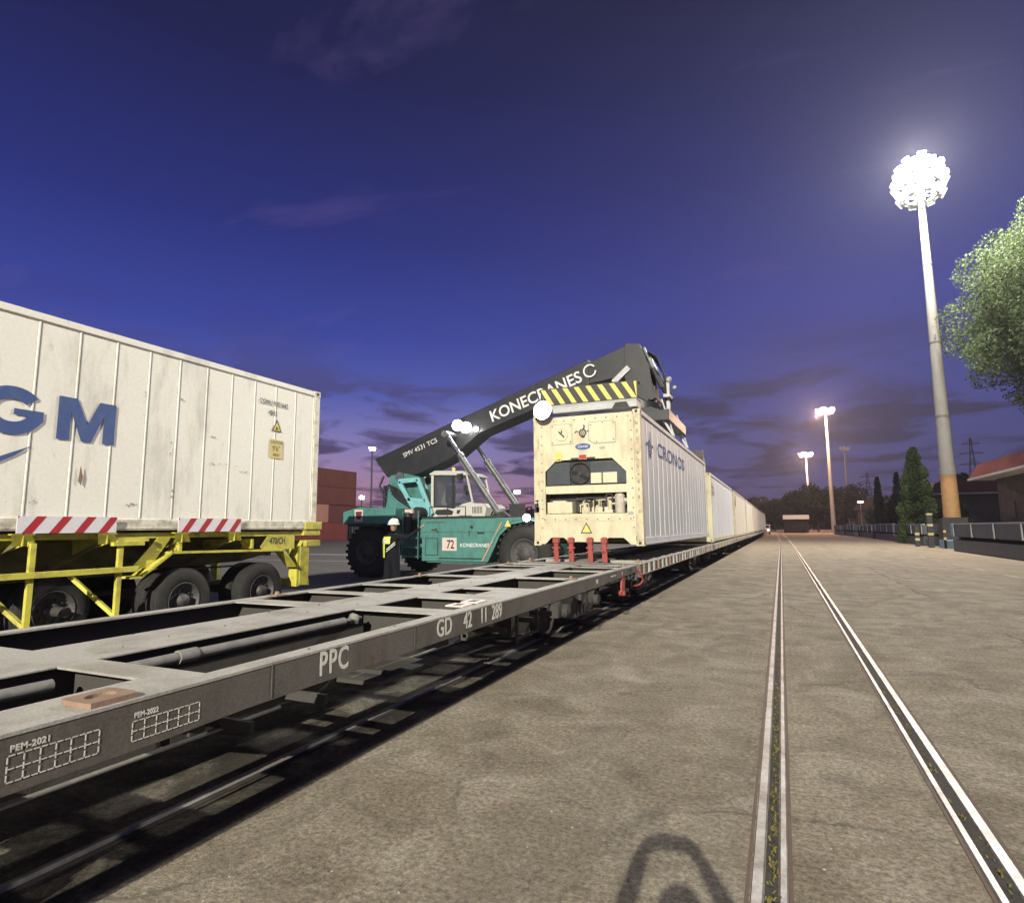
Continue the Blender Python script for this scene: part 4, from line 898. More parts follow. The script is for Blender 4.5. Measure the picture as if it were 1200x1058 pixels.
# ------------------------------------------------------------ reach stacker
YC = 18.65; YN = 16.62; YF = 20.68
rs = empty('reach_stacker', (-10, YC, 0), 'teal reach stacker with a dark boom lifting the refrigerated container', 'reach stacker')
def big_tyre(x, y, s_, name='wheel', dual=False):
    b = MB(); r = .86; w = .50
    prof = [(.06, .42), (.0, .46), (-.01, .62), (.03, .78), (.10, r), (w-.10, r), (w-.03, .78), (w, .62), (w-.02, .45)]
    b.lathe((x, y, r), (0, -s_*-1, 0) if False else (0, s_, 0), [(p, q) for p, q in prof], 48)
    for i in range(26):   # tread lugs
        a = 2*math.pi*i/26
        for (l0, l1, da) in ((.03, w*.52, .0), (w*.48, w-.03, .12)):
            c, sn = math.cos(a+da), math.sin(a+da); t_ = Vector((-sn, 0, c)); rad = Vector((c, 0, sn))
            p0 = Vector((x, y+s_*l0, r))+rad*(r+.005); p1 = Vector((x, y+s_*l1, r))+rad*(r+.005)+t_*.05
            b.bar(p0, p1, .085, .05, up=rad)
    o = b.build(name, 'tyre', rs)
    b = MB(); b.lathe((x, y, r), (0, s_, 0), [(.05, .45), (.02, .44), (.03, .41), (.14, .38), (.16, .22), (.05, .20), (.04, 0)], 32)
    for i in range(12):
        a = 2*math.pi*i/12; b.cyl((x+.30*math.cos(a), y+s_*.17, r+.30*math.sin(a)), (x+.30*math.cos(a), y+s_*.10, r+.30*math.sin(a)), .02, n=6)
    b.build('rim', 'rimd', o)
big_tyre(-12.83, 16.75, 1); big_tyre(-12.83, 20.55, -1)
big_tyre(-7.02, 16.62, 1); big_tyre(-7.02, 17.22, 1); big_tyre(-7.02, 20.68, -1); big_tyre(-7.02, 20.08, -1)
# lower chassis
b = MB()
b.prism([(-10.55, .60), (-8.20, .60), (-8.02, .95), (-7.80, 1.40), (-7.42, 1.72), (-7.0, 1.80), (-7.0, 1.93), (-10.55, 1.93)], 'y', YN, YN+.05)
hull2 = MB(); hull2.prism([(-10.55, .60), (-8.20, .60), (-8.02, .95), (-7.80, 1.40), (-7.42, 1.72), (-7.0, 1.80), (-7.0, 1.93), (-10.55, 1.93)], 'y', YF-.05, YF); hull2.build('side_panel', 'teal', rs)
hull = b.build('side_panel', 'teal', rs, bevel=.006)
b = MB(); b.box((-10.40, YN-.004, 1.80), (-9.75, YN-.001, 1.825)); b.box((-10.2, YN-.012, 1.55), (-10.0, YN-.001, 1.60)); b.bar((-10.05, YN-.008, 1.62), (-9.95, YN-.008, 1.48), .04, .02, up=(0, 1, 0)); b.box((-8.85, YN-.01, 1.38), (-8.82, YN-.001, 1.55)); b.box((-10.54, YN-.003, 1.50), (-8.0, YN-.001, 1.512)); b.build('panel_seam', 'under', hull)
b = MB(); b.box((-10.4, YN+.06, .55), (-8.3, YF-.06, 1.90)); b.box((-13.4, 17.6, .7), (-6.4, 19.7, 1.75)); b.build('chassis', 'teal', rs, bevel=.01)
b = MB(); b.box((-10.55, YN-.02, 1.931), (-7.9, YF+.02, 1.99)); b.build('deck', 'black', rs, bevel=.004)
b = MB()  # front fender arch
cxx, czz, ro = -7.02, .86, 1.02
pts = [(cxx+ro*math.cos(R(a)), czz+ro*math.sin(R(a))) for a in range(165, 40, -8)]; pto = [(cxx+(ro+.05)*math.cos(R(a)), czz+(ro+.05)*math.sin(R(a))) for a in range(165, 40, -8)]
for i in range(len(pts)-1):
    for (ya, yb) in ((YN-.04, YN+1.15), (YF-1.15, YF+.04)): b.prism([pts[i], pts[i+1], pto[i+1], pto[i]], 'y', ya, yb)
b.build('front_fender', 'teal', rs)
b = MB(); b.bar((-8.38, YN-.02, .62), (-7.72, YN-.02, 1.80), .04, .02, up=(0, 1, 0)); b.build('edge_trim', paint('worn_orange_edge', (.5, .28, .2), None, .3, .6, bump=0), rs)
b = MB(); b.prism([(-7.62, 1.66), (-7.40, 1.66), (-7.51, 1.86)], 'y', YN-.045, YN-.042); b.build('warning_sticker', 'haz_y', rs)
# rear counterweight + rear deck
b = MB(); b.prism([(-13.75, 1.78), (-11.6, 1.78), (-11.6, 2.30), (-13.1, 2.36), (-13.75, 2.20)], 'y', YN, YF); b.prism([(-12.2, 1.2), (-10.56, .75), (-10.56, 1.93), (-11.6, 2.0), (-12.0, 1.77)], 'y', YN+.5, YF-.5); b.build('counterweight', 'teal', rs, bevel=.03)
b = MB(); b.box((-13.5, YN-.02, 1.70), (-12.15, YN+.5, 1.775)); b.build('rear_fender', 'black', rs)
b = MB(); b.box((-13.25, YN-.006, 1.86), (-12.9, YN-.001, 2.27)); pp = b.build('warning_plate', 'labelp', rs)
b = MB(); b.sphere((-13.075, YN-.008, 2.07), .12, 12, sc=(1, .02, 1.15)); b.sphere((-13.16, YN-.008, 2.16), .05, 8, sc=(1, .02, 1)); b.sphere((-12.99, YN-.008, 2.16), .05, 8, sc=(1, .02, 1)); b.build('symbol', paint('maroon_print', (.09, .03, .03), None, .2, .6, bump=0), pp)
# boom tower
for yy in (17.75, 19.25):
    b = MB(); b.prism([(-12.62, 3.50), (-12.0, 3.55), (-11.4, 3.40), (-11.0, 2.4), (-10.6, 1.95), (-12.9, 1.95), (-12.75, 2.6)], 'y', yy, yy+.30); b.build('tower_plate', 'teal', rs, bevel=.01)
b = MB(); b.box((-12.4, 18.05, 1.95), (-11.3, 19.25, 3.0)); b.build('tower_core', 'teal', rs)
b = MB()  # pale teal leaning frame with a window
fr_o = [(-12.05, 3.30), (-11.15, 3.36), (-10.62, 2.10), (-11.05, 1.96), (-11.35, 2.1)]
yy = 17.38
for (p0, p1, w_) in (((-12.0, 3.24), (-11.2, 3.28), .16), ((-11.22, 3.30), (-10.66, 2.08), .15), ((-11.98, 3.22), (-11.2, 2.05), .15), ((-11.62, 2.62), (-10.9, 2.55), .12)): b.bar((p0[0], yy, p0[1]), (p1[0], yy, p1[1]), w_, .10, up=(0, 1, 0))
b.prism([(-11.66, 2.62), (-10.92, 2.56), (-10.66, 2.02), (-11.25, 2.02)], 'y', yy-.04, yy+.04)
b.build('side_frame', 'teal_l', rs, bevel=.01)
b = MB()
for k in range(4): b.tube([(-12.55+.05*k, 17.55, 3.15-.10*k), (-12.15, 17.50, 3.0-.1*k), (-11.75, 17.52, 2.7-.08*k), (-11.45, 17.6, 2.2)], .035, 8)
b.tube([(-13.3, 18.3, 3.55), (-13.4, 18.2, 3.2), (-13.2, 18.2, 2.8), (-12.7, 18.3, 2.5)], .04, 8); b.build('hose', 'black', rs)
b = MB(); b.cyl((-10.95, 16.9, 2.14), (-10.95, 17.25, 2.14), .19, n=18); b.box((-11.6, 17.0, 1.5), (-11.0, 17.5, 2.0)); b.cyl((-11.25, 16.85, 1.5), (-11.25, 16.85, 2.15), .13, n=16); b.build('air_filter', 'black', rs)
b = MB(); b.box((-11.35, 16.80, 2.12), (-11.05, 16.95, 2.25)); b.build('filter_label', 'labelp', rs)
b = MB()
for z in (.7, 1.0, 1.3): b.box((-11.3, YN+.0, z), (-10.7, YN+.35, z+.04))
b.box((-11.32, YN, .65), (-11.29, YN+.03, 2.2)); b.box((-10.72, YN, .65), (-10.69, YN+.03, 2.2)); b.build('ladder', 'teal', rs)
# cab
cy0, cy1 = 17.5, 18.95
cab = MB()
prof = [(-10.78, 2.0), (-10.78, 3.48), (-10.60, 3.55), (-9.60, 3.50), (-9.44, 3.38), (-9.18, 2.55), (-9.55, 2.33), (-9.72, 2.0)]
cab.prism([(-10.82, 3.47), (-10.62, 3.56), (-9.55, 3.51), (-9.36, 3.40), (-9.36, 3.36), (-10.82, 3.42)], 'y', cy0-.03, cy1+.03)
cab.prism([(-10.78, 1.992), (-9.40, 1.992), (-9.20, 2.30), (-9.18, 2.50), (-9.55, 2.42), (-9.9, 2.27), (-10.72, 2.36), (-10.78, 2.36)], 'y', cy0, cy0+.06)
cab.prism([(-10.78, 1.992), (-9.40, 1.992), (-9.20, 2.30), (-9.18, 2.50), (-9.55, 2.42), (-9.9, 2.27), (-10.72, 2.36), (-10.78, 2.36)], 'y', cy1-.06, cy1)
for yy in (cy0, cy1-.06): cab.box((-10.78, yy, 2.36), (-10.68, yy+.06, 3.42)); cab.bar((-9.42, yy+.03, 3.38), (-9.20, yy+.03, 2.45), .05, .06, up=(0, 1, 0))
cab.box((-10.78, cy0+.06, 1.992), (-10.74, cy1-.06, 3.42)); cab.box((-10.70, cy0+.06, 1.992), (-9.3, cy1-.06, 2.05))
cb = cab.build('cab', 'cabw', rs, bevel=.008)
b = MB()
for (x0, x1) in ((-10.66, -9.93), (-9.90, -9.86)): b.box((x0, cy0-.012, 2.38 if x0 < -10 else 2.3), (x0+.04, cy0, 3.41)); 
b.box((-10.66, cy0-.012, 3.37), (-9.45, cy0, 3.41)); b.box((-10.66, cy0-.012, 2.34), (-9.9, cy0, 2.38)); b.box((-9.96, cy0-.012, 2.34), (-9.92, cy0, 3.38)); b.build('door_frame', 'black', cb)
b = MB(); b.prism([(-10.5, 2.06), (-9.95, 2.06), (-9.90, 2.18), (-10.1, 2.26), (-10.55, 2.24), (-10.62, 2.14)], 'y', cy0-.006, cy0-.001); b.prism([(-9.78, 2.10), (-9.5, 2.08), (-9.42, 2.14), (-9.55, 2.22), (-9.76, 2.22)], 'y', cy0-.006, cy0-.001); b.build('lower_window', 'black', cb)
b = MB(); b.add([(-10.62, cy0+.02, 2.38), (-9.96, cy0+.02, 2.32), (-9.96, cy0+.02, 3.38), (-10.62, cy0+.02, 3.38)], [(0,1,2,3)]); b.add([(-9.90, cy0+.02, 2.30), (-9.25, cy0+.02, 2.5), (-9.46, cy0+.02, 3.38), (-9.90, cy0+.02, 3.38)], [(0,1,2,3)])
b.add([(-9.44, cy0+.06, 3.37), (-9.21, cy0+.06, 2.5), (-9.21, cy1-.06, 2.5), (-9.44, cy1-.06, 3.37)], [(0,1,2,3)]); b.build('window', 'glass', cb)
b = MB(); b.box((-10.45, 18.0, 2.05), (-9.95, 18.5, 2.5)); b.box((-10.5, 18.0, 2.5), (-10.38, 18.5, 3.1)); b.bar((-9.6, 18.25, 2.1), (-9.75, 18.25, 2.75), .06, .06); b.lathe((-9.78, 18.25, 2.78), (-.5, 0, .8), [(0, .18), (.02, .19), (.03, .17)], 20); b.box((-9.5, 17.65, 2.55), (-9.4, 17.85, 2.85)); b.build('seat_and_wheel', 'black', cb)
b = MB(); b.box((-9.42, cy0-.20, 2.78), (-9.36, cy0-.06, 3.02)); b.box((-9.66, cy0-.22, 3.20), (-9.52, cy0-.05, 3.40)); b.bar((-9.4, cy0-.1, 2.9), (-9.35, cy0+.02, 2.7), .02, .02); b.bar((-9.6, cy0-.1, 3.4), (-9.5, cy0+.02, 3.45), .02, .02); b.build('mirror', 'black', cb)
b = MB(); b.prism([(-9.72, 1.992), (-8.72, 1.992), (-8.66, 2.30), (-8.82, 2.42), (-9.2, 2.44), (-9.55, 2.36)], 'y', 17.45, 19.0); b.build('engine_cover', 'cabw', rs, bevel=.03)
b = MB(); b.box((-8.55, 19.0, 1.99), (-8.15, 19.5, 2.45)); b.build('battery_box', 'black', rs)
# driver in the cab (seen through the glass)

# grab rails, louvres, cap and fittings on the machine
b = MB(); b.tube([(-10.3, YN+.05, 1.99), (-10.3, YN+.05, 2.30), (-9.0, YN+.05, 2.30), (-9.0, YN+.05, 1.99)], .016, 8); b.cyl((-9.65, YN+.05, 1.99), (-9.65, YN+.05, 2.3), .013, n=8); b.build('grab_rail', 'black', rs)
b = MB()
for k in range(7): b.bar((-9.15+k*.055, 17.445, 2.10), (-9.15+k*.055, 17.445, 2.32), .022, .01, up=(0, 1, 0))
b.build('louvre', 'black', rs)
b = MB(); b.cyl((-8.75, YN-.03, 1.66), (-8.75, YN, 1.66), .05, n=14); b.box((-10.42, YN-.012, .78), (-9.95, YN-.001, 1.32)); b.box((-10.40, YN-.014, .80), (-9.97, YN-.0125, 1.30), 1); b.build('service_hatch', ['black', 'teal'], hull)
b = MB(); b.box((-8.55, YN-.02, 1.45), (-8.32, YN-.001, 1.50)); b.box((-9.9, YN-.02, .68), (-8.4, YN-.001, .71)); b.build('step_strip', 'black', hull)
b = MB()
for k in range(9): b.box((-13.6, YN+.35+k*.4, 1.86), (-13.755, YN+.45+k*.4, 2.1))
b.build('vent', 'black', rs)
b = MB(); b.sphere((-10.3, 18.2, 3.66), .07, 10); b.cyl((-10.3, 18.2, 3.54), (-10.3, 18.2, 3.62), .05, n=10); b.build('beacon', 'haz_y', rs)
# boom
def boomz(x): return 5.28+(x+10.52)*.3327
b = MB()
outer = [(-13.66, 4.19), (-10.52, 5.28), (-5.38, 6.99), (-5.36, 6.10), (-7.23, 5.53), (-9.29, 4.86), (-10.29, 4.14), (-10.9, 3.86), (-11.8, 3.54), (-13.1, 3.50)]
b.prism(outer, 'y', 18.20, 19.10); boom = b.build('boom', 'boom', rs, bevel=.02)
b = MB(); b.prism([(-5.5, 6.86), (-4.05, 7.34), (-3.72, 7.24), (-3.70, 6.9), (-4.2, 6.35), (-5.5, 6.18)], 'y', 18.28, 19.02); b.build('inner_boom', 'boom', boom, bevel=.015)
b = MB(); b.cyl((-12.2, 17.7, 3.45), (-12.2, 19.6, 3.45), .16, n=20); b.cyl((-10.25, 17.45, 4.80), (-10.25, 19.75, 4.80), .12, n=18); b.cyl((-8.1, 17.4, 1.86), (-8.1, 19.8, 1.86), .12, n=18); b.build('pivot_pin', 'cyl', rs)
for yy in (17.62, 19.62):
    p0 = Vector((-8.1, yy, 1.83)); p1 = Vector((-10.25, yy, 4.80)); d = p1-p0
    b = MB(); b.cyl(p0, p0+d*.74, .105, n=20); b.cyl(p0+d*.72, p0+d*.76, .125, n=20); b.cyl(p0+d*.36, p0+d*.375, .12, n=20); b.tube([p0+Vector((-.18, 0, .12)), p0+d*.7+Vector((-.16, 0, .0))], .03, 8); o = b.build('lift_cylinder', 'cyl', rs)
    b = MB(); b.cyl(p0+d*.74, p1, .07, n=18); b.build('rod', 'chrome', o)
b = MB(); b.prism([(-8.4, 1.99), (-7.8, 1.99), (-8.0, 2.15), (-8.3, 2.1)], 'y', 17.3, 17.5); b.tube([(-8.45, 17.3, 1.95), (-8.3, 17.2, 2.15), (-8.1, 17.25, 2.0), (-8.15, 17.2, 1.7)], .03, 8); b.build('hose', 'black', rs)
bd = Vector((1, 0, .3327)).normalized(); bu = Vector((-.3327, 0, 1)).normalized()
def onboom(x, off): return Vector((x, 18.198, boomz(x)))+bu*off
text('lettering', 'KONECRANES', .38, onboom(-9.02, -.60), bd, bu, 'white', boom, .0015, sx=.98, bold=.007)
b = MB(); c0 = onboom(-5.45, -.38); 
for i in range(20):
    a0, a1 = R(20+i*16), R(20+(i+1)*16)
    q = [c0+(bd*math.cos(a)+bu*math.sin(a))*r for a, r in ((a0, .22), (a1, .22), (a1, .17), (a0, .17))]; b.add([v+Vector((0, -.002, 0)) for v in q], [(0,1,2,3)])
b.build('emblem', 'white', boom)
text('lettering', 'SMV 4531 TC5', .17, onboom(-12.55, -.56)+Vector((0, 0, .10)), (1, 0, .345), (-.345, 0, 1), 'white', boom, .0015, sx=1.0)
# boom head: side cheeks, tilt cylinders, rotator
for yy in (18.22, 19.02):
    b = MB(); b.prism([(-4.15, 7.36), (-3.70, 7.28), (-3.42, 6.5), (-3.32, 5.55), (-3.55, 5.45), (-4.05, 5.75), (-4.25, 6.4)], 'y', yy-.03, yy+.03); b.build('head_cheek', 'boom', boom, bevel=.01)
b = MB(); b.bar((-4.55, 18.15, 6.12), (-4.05, 18.15, 6.55), .17, .10, up=(0, 1, 0)); b.build('head_plate', 'galv', boom)
b = MB()
for yy in (18.35, 18.9, 19.25):
    b.cyl((-3.62, yy, 7.18), (-3.18, yy, 6.1), .05, n=12, mi=0); b.cyl((-3.35, yy, 6.5), (-3.10, yy, 5.85), .075, n=12, mi=1)
b.build('tilt_cylinder', ['cyl', 'black'], boom)
b = MB()
for k in range(5): b.tube([(-3.6, 18.4+.12*k, 7.15), (-3.25-.03*k, 18.5+.15*k, 6.9), (-3.05, 18.6+.15*k, 6.3), (-3.1+.05*k, 18.7+.1*k, 5.6), (-3.3, 18.8, 5.1)], .025, 6)
b.build('hose', 'black', boom)
sp = MB(); sp.cyl((-3.78, YC, 4.92), (-3.78, YC, 5.45), .55, n=28); sp.cyl((-3.78, YC, 5.45), (-3.78, YC, 5.6), .42, n=28); sp.box((-4.1, YC-.3, 5.4), (-3.3, YC+.3, 5.95)); sp.cyl((-3.4, YC-.5, 5.6), (-3.4, YC+.5, 5.6), .13, n=16)
rot = sp.build('rotator', 'boom', rs, bevel=.01)
b = MB(); b.box((-3.05, YC+.15, 5.2), (-2.95, YC+.25, 6.15)); b.sphere((-2.98, YC+.2, 6.2), .11, 12); b.box((-3.1, YC-.1, 5.6), (-2.9, YC+.4, 5.7)); b.sphere((-2.85, YC+.5, 6.0), .08, 10); b.build('sensor_mast', 'galv', rot)
# spreader
s_ = MB()
s_.box((-4.9, 17.0, 4.62), (-2.7, 20.3, 4.92))
for x in (-4.45, -3.6): s_.box((x, 13.0, 4.32), (x+.34, 24.3, 4.62))
s_.prism([(-4.75, 4.92), (-4.3, 5.15), (-3.3, 5.15), (-2.85, 4.92)], 'y', 17.6, 19.7)
spr = s_.build('spreader', 'boom', rs, bevel=.01)
for (ya, yb) in ((12.48, 12.86), (24.45, 24.83)):
    b = MB(); b.box((-5.0, ya, 4.155), (-2.64, yb, 4.34)); b.box((-5.0, ya-.01 if ya < 20 else yb+.01, 4.30), (-2.64, yb, 4.35)); o = b.build('end_beam', 'galv' if ya < 20 else 'boom', spr, bevel=.006)
    for x in (-4.95, -2.72): b = MB(); b.box((x-.03, ya+.03, 4.135), (x+.09, yb-.1, 4.158)); b.build('twistlock', 'black', o)
    b = MB(); b.prism([(-3.18, 4.16), (-2.80, 4.16), (-2.86, 4.28), (-3.10, 4.28)], 'y', min(ya, yb)-.008, min(ya, yb)-.002); b.build('slot', 'black', o)
for yy in (24.6,):
    b = MB(); b.prism([(-4.95, 4.36), (-2.66, 4.36), (-2.66, 4.62), (-4.95, 4.62)], 'y', yy-.1, yy+.1); b.build('end_box', 'boom', spr)
for (x, sx) in ((-2.66, 1), (-4.98, -1)):
    for yy in (17.2, 20.0): b = MB(); b.bar((x-sx*.4, yy, 4.95), (x, yy+.1, 4.2), .10, .06); b.bar((x-sx*.3, yy+.2, 5.3), (x, yy+.3, 4.2), .04, .04, 0); b.build('brace', 'galv', spr)
# striped end board, leaning slightly
b = MB(); y = 12.44
b.prism([(-4.80, 4.34), (-2.62, 4.34), (-2.60, 4.70), (-4.80, 4.70)], 'y', y, y+.02, 0)
for i in range(9):
    x0 = -4.86+i*.265
    p = [(x0+.27, 4.345), (x0+.38, 4.345), (x0+.16, 4.695), (x0+.05, 4.695)]
    p = [(min(max(px_, -4.795), -2.63), pz) for px_, pz in p]
    if p[1][0]-p[0][0] > .02 or p[2][0]-p[3][0] > .02: b.prism(p, 'y', y-.003, y-.001, 1)
b.prism([(-4.80, 4.70), (-2.60, 4.70), (-2.60, 4.72), (-4.80, 4.72)], 'y', y, y+.34, 0)
b.build('striped_board', [paint('board_black', (.04, .037, .035), None, .3, .6, bump=0), 'haz_y'], spr)
# lights on the machine
def worklight(x, y, z, d, e, parent, r=.10, tgt=None, mat='lamp_s'):
    d = Vector(d).normalized(); p = Vector((x, y, z))
    b = MB(); b.cyl(p-d*.14, p, r*.7, r*1.08, n=16); o = b.build('work_light', 'black', parent)
    b = MB(); b.lathe(p, d, [(0, r), (.02, r), (.05, r*.8), (.07, r*.45), (.075, 0)], 20); b.build('lens', mat, o)
    return spot(p+d*.16, p+d*5, e, (1, .97, .92), 110, .06)
worklight(-10.05, 18.02, 5.16, (.55, -.62, -.35), 900, boom, .19)
worklight(-9.72, 18.02, 5.06, (.62, -.62, -.40), 900, boom, .19)
worklight(-9.35, 18.05, 4.98, (.7, -.6, -.4), 200, boom, .08)
worklight(-4.72, 12.34, 4.22, (-.1, -1, .12), 60, spr, .21)
worklight(-6.86, 16.50, 1.92, (.25, -1, -.15), 80, rs, .11)
# number plate and small name
b = MB(); b.box((-9.80, YN-.006, .93), (-9.28, YN-.001, 1.33)); np_ = b.build('number_plate', 'labelp', rs)
text('lettering', '72', .26, (-9.50, YN-.008, 1.0), (1, 0, 0), (0, 0, 1), 'ink', np_, .0008, align='CENTER', sx=.75, bold=.008)
text('lettering', 'KONECRANES', .11, (-9.16, YN-.003, 1.05), (1, 0, 0), (0, 0, 1), 'white', hull, .0008, sx=1.0, bold=.002)

# ------------------------------------------------------------ people
def skin_body(name, chains, parent, mat, sub=2):
    """chains: list of ([points], [radii]); joined where points coincide; one continuous skinned surface"""
    vs = []; es = []; rad = []
    idx = {}
    for pts, rs_ in chains:
        pi = None
        for p, r in zip(pts, rs_):
            k = tuple(round(c, 4) for c in p)
            if k not in idx: idx[k] = len(vs); vs.append(p); rad.append(r)
            if pi is not None: es.append((pi, idx[k]))
            pi = idx[k]
    o0 = ORG[parent]
    me = bpy.data.meshes.new(name); me.from_pydata([tuple(Vector(v)-o0) for v in vs], es, [])
    tmp = bpy.data.objects.new('tmp', me); COL.objects.link(tmp)
    md = tmp.modifiers.new('s', 'SKIN'); md.use_smooth_shade = True
    for i, sv in enumerate(me.skin_vertices[0].data):
        r = rad[i]; sv.radius = (r, r) if not isinstance(r, tuple) else r; sv.use_root = (i == 0)
    m2 = tmp.modifiers.new('u', 'SUBSURF'); m2.levels = sub; m2.render_levels = sub
    bpy.context.view_layer.update()
    nm = bpy.data.meshes.new_from_object(tmp.evaluated_get(bpy.context.evaluated_depsgraph_get())); bpy.data.objects.remove(tmp)
    nm.materials.clear(); nm.materials.append(M[mat]); nm.name = name
    for p in nm.polygons: p.use_smooth = True
    o = bpy.data.objects.new(name, nm); COL.objects.link(o); o.parent = parent; ORG[o] = o0
    return o
def xf(base, rot):
    c, s_ = math.cos(rot), math.sin(rot)
    return lambda x, y, z: (base[0]+c*x-s_*y, base[1]+s_*x+c*y, base[2]+z)
def hand_chains(W, palm_end, d, side, grip):
    """five fingers rooted in the palm; d = finger direction, side = across the palm"""
    d = Vector(d).normalized(); sd = Vector(side).normalized(); g = Vector(grip).normalized(); ch = []
    for k, (o_, L) in enumerate(((-.032, .066), (-.011, .075), (.011, .072), (.030, .058))):
        p0 = Vector(palm_end)-d*.03+sd*o_*.6; p1 = Vector(palm_end)+sd*o_; p2 = p1+d*L*.5+g*.008; p3 = p2+(d*.6+g*.8).normalized()*L*.5
        ch.append(([tuple(p0), tuple(p1), tuple(p2), tuple(p3)], [.011, .0098, .009, .0078]))
    t0 = Vector(palm_end)-d*.07-sd*.015; t1 = t0-sd*.035+d*.02+g*.01; t2 = t1-sd*.012+d*.035+g*.02
    ch.append(([tuple(t0), tuple(t1), tuple(t2)], [.013, .011, .0095])); return ch

# docker reaching for the machine: back to the camera, right arm raised to the right
wp = empty('person', (-8.72, 12.4, 0), 'worker in dark overalls with a hi-vis vest and white hard hat reaching towards the machine', 'person')
T = xf((-8.72, 12.4, 0), R(-12))      # local +y = forward, away from the camera
pel = T(0, 0, .95)
skin_body('body', [
    ([pel, T(0, .01, 1.12), T(0, .0, 1.30), T(0, -.02, 1.43), T(0, 0, 1.51), T(0, .01, 1.54)], [(.19, .15), (.20, .16), (.22, .16), (.19, .13), (.07, .07), (.064, .064)]),
    ([pel, T(.11, 0, .88), T(.13, .03, .50), T(.14, -.02, .10), T(.15, .12, .05)], [(.19, .15), .125, .10, .085, .055]),
    ([pel, T(-.11, 0, .88), T(-.13, -.02, .50), T(-.14, -.06, .10), T(-.15, .08, .05)], [(.19, .15), .125, .10, .085, .055]),
    ([T(0, -.02, 1.43), T(.19, 0, 1.43), T(.40, .10, 1.40), T(.62, .22, 1.58), T(.70, .26, 1.64)], [(.17, .11), .068, .052, .038, .036]),
    ([T(0, -.02, 1.43), T(-.19, 0, 1.42), T(-.26, .02, 1.16), T(-.22, .16, .95), T(-.21, .2, .88)], [(.17, .11), .068, .052, .038, .036])], wp, 'navycloth')
skin_body('hand', [([T(.68, .25, 1.625), T(.72, .27, 1.66), T(.77, .30, 1.70)], [.03, .034, .030])]+hand_chains(T, T(.77, .30, 1.70), Vector(T(.77,.3,1.7))-Vector(T(.72,.27,1.66)), (.5, -.3, -.6), (.2, .6, -.4)), wp, 'skin', 1)
skin_body('hand', [([T(-.212, .19, .90), T(-.21, .22, .85), T(-.21, .24, .80)], [.03, .034, .030])]+hand_chains(T, T(-.21, .24, .80), (0, .3, -1), (0, 1, .2), (.5, 0, 0)), wp, 'skin', 1)
skin_body('head', [([T(0, .02, 1.545), T(0, .025, 1.62), T(0, .035, 1.70), T(0, .03, 1.765)], [.052, (.064, .075), (.078, .096), (.07, .085)]),
                   ([T(0, .11, 1.675), T(0, .135, 1.665)], [.018, .014]), ([T(.07, .02, 1.68), T(.085, .015, 1.68)], [.016, .02]), ([T(-.07, .02, 1.68), T(-.085, .015, 1.68)], [.016, .02])], wp, 'skin')
b = MB(); c = T(0, .03, 1.73)
b.lathe(c, (0, 0, 1), [(-.01, .150), (.0, .150), (.012, .135), (.05, .130), (.09, .112), (.125, .075), (.14, .03), (.142, 0)], 28)
b.prism([(c[0]-.02, c[2]+.02), (c[0]+.02, c[2]+.02), (c[0]+.014, c[2]+.148), (c[0]-.014, c[2]+.148)], 'y', c[1]-.06, c[1]+.06); b.build('hard_hat', 'hat', wp)
# vest: a shell round the torso with tapes
def ring_shell(parent, name, mat, T, zs, rx, ry, a0=0, a1=360, n=28, dy=0):
    b = MB(); vs = []
    for (z, fx, fy) in zs:
        for i in range(n+1):
            a = R(a0+(a1-a0)*i/n); vs.append(T(rx*fx*math.cos(a), ry*fy*math.sin(a)+dy, z))
    fs = [(j*(n+1)+i, j*(n+1)+i+1, (j+1)*(n+1)+i+1, (j+1)*(n+1)+i) for j in range(len(zs)-1) for i in range(n)]
    b.add(vs, fs, 0, True); return b.build(name, mat, parent)
ring_shell(wp, 'hi_vis_panel', 'hivis', T, [(.93, 1.08, 1.22), (1.05, 1.10, 1.24), (1.20, 1.15, 1.26), (1.36, 1.16, 1.2)], .205, .172, 200, 262)
ring_shell(wp, 'hi_vis_panel', 'hivis', T, [(1.26, 1.17, 1.25), (1.36, 1.18, 1.2), (1.43, 1.1, 1.05)], .205, .178, 190, 300)
ring_shell(wp, 'reflective_band', 'refl', T, [(1.29, 1.17, 1.25), (1.37, 1.17, 1.2)], .208, .182, 200, 285)
b = MB(); b.bar(T(.03, -.215, 1.12), T(.22, -.12, 1.30), .022, .012, up=(0, 1, 0)); b.bar(T(.03, -.22, 1.07), T(.23, -.12, 1.25), .018, .012, up=(0, 1, 0)); b.build('reflective_tape', 'refl', wp)
b = MB()
for sx, yy in ((.15, .08), (-.15, .04)): b.sphere(T(sx, yy, .05), .09, 12, sc=(.62, 1.5, .62))
b.build('boot', 'black', wp)

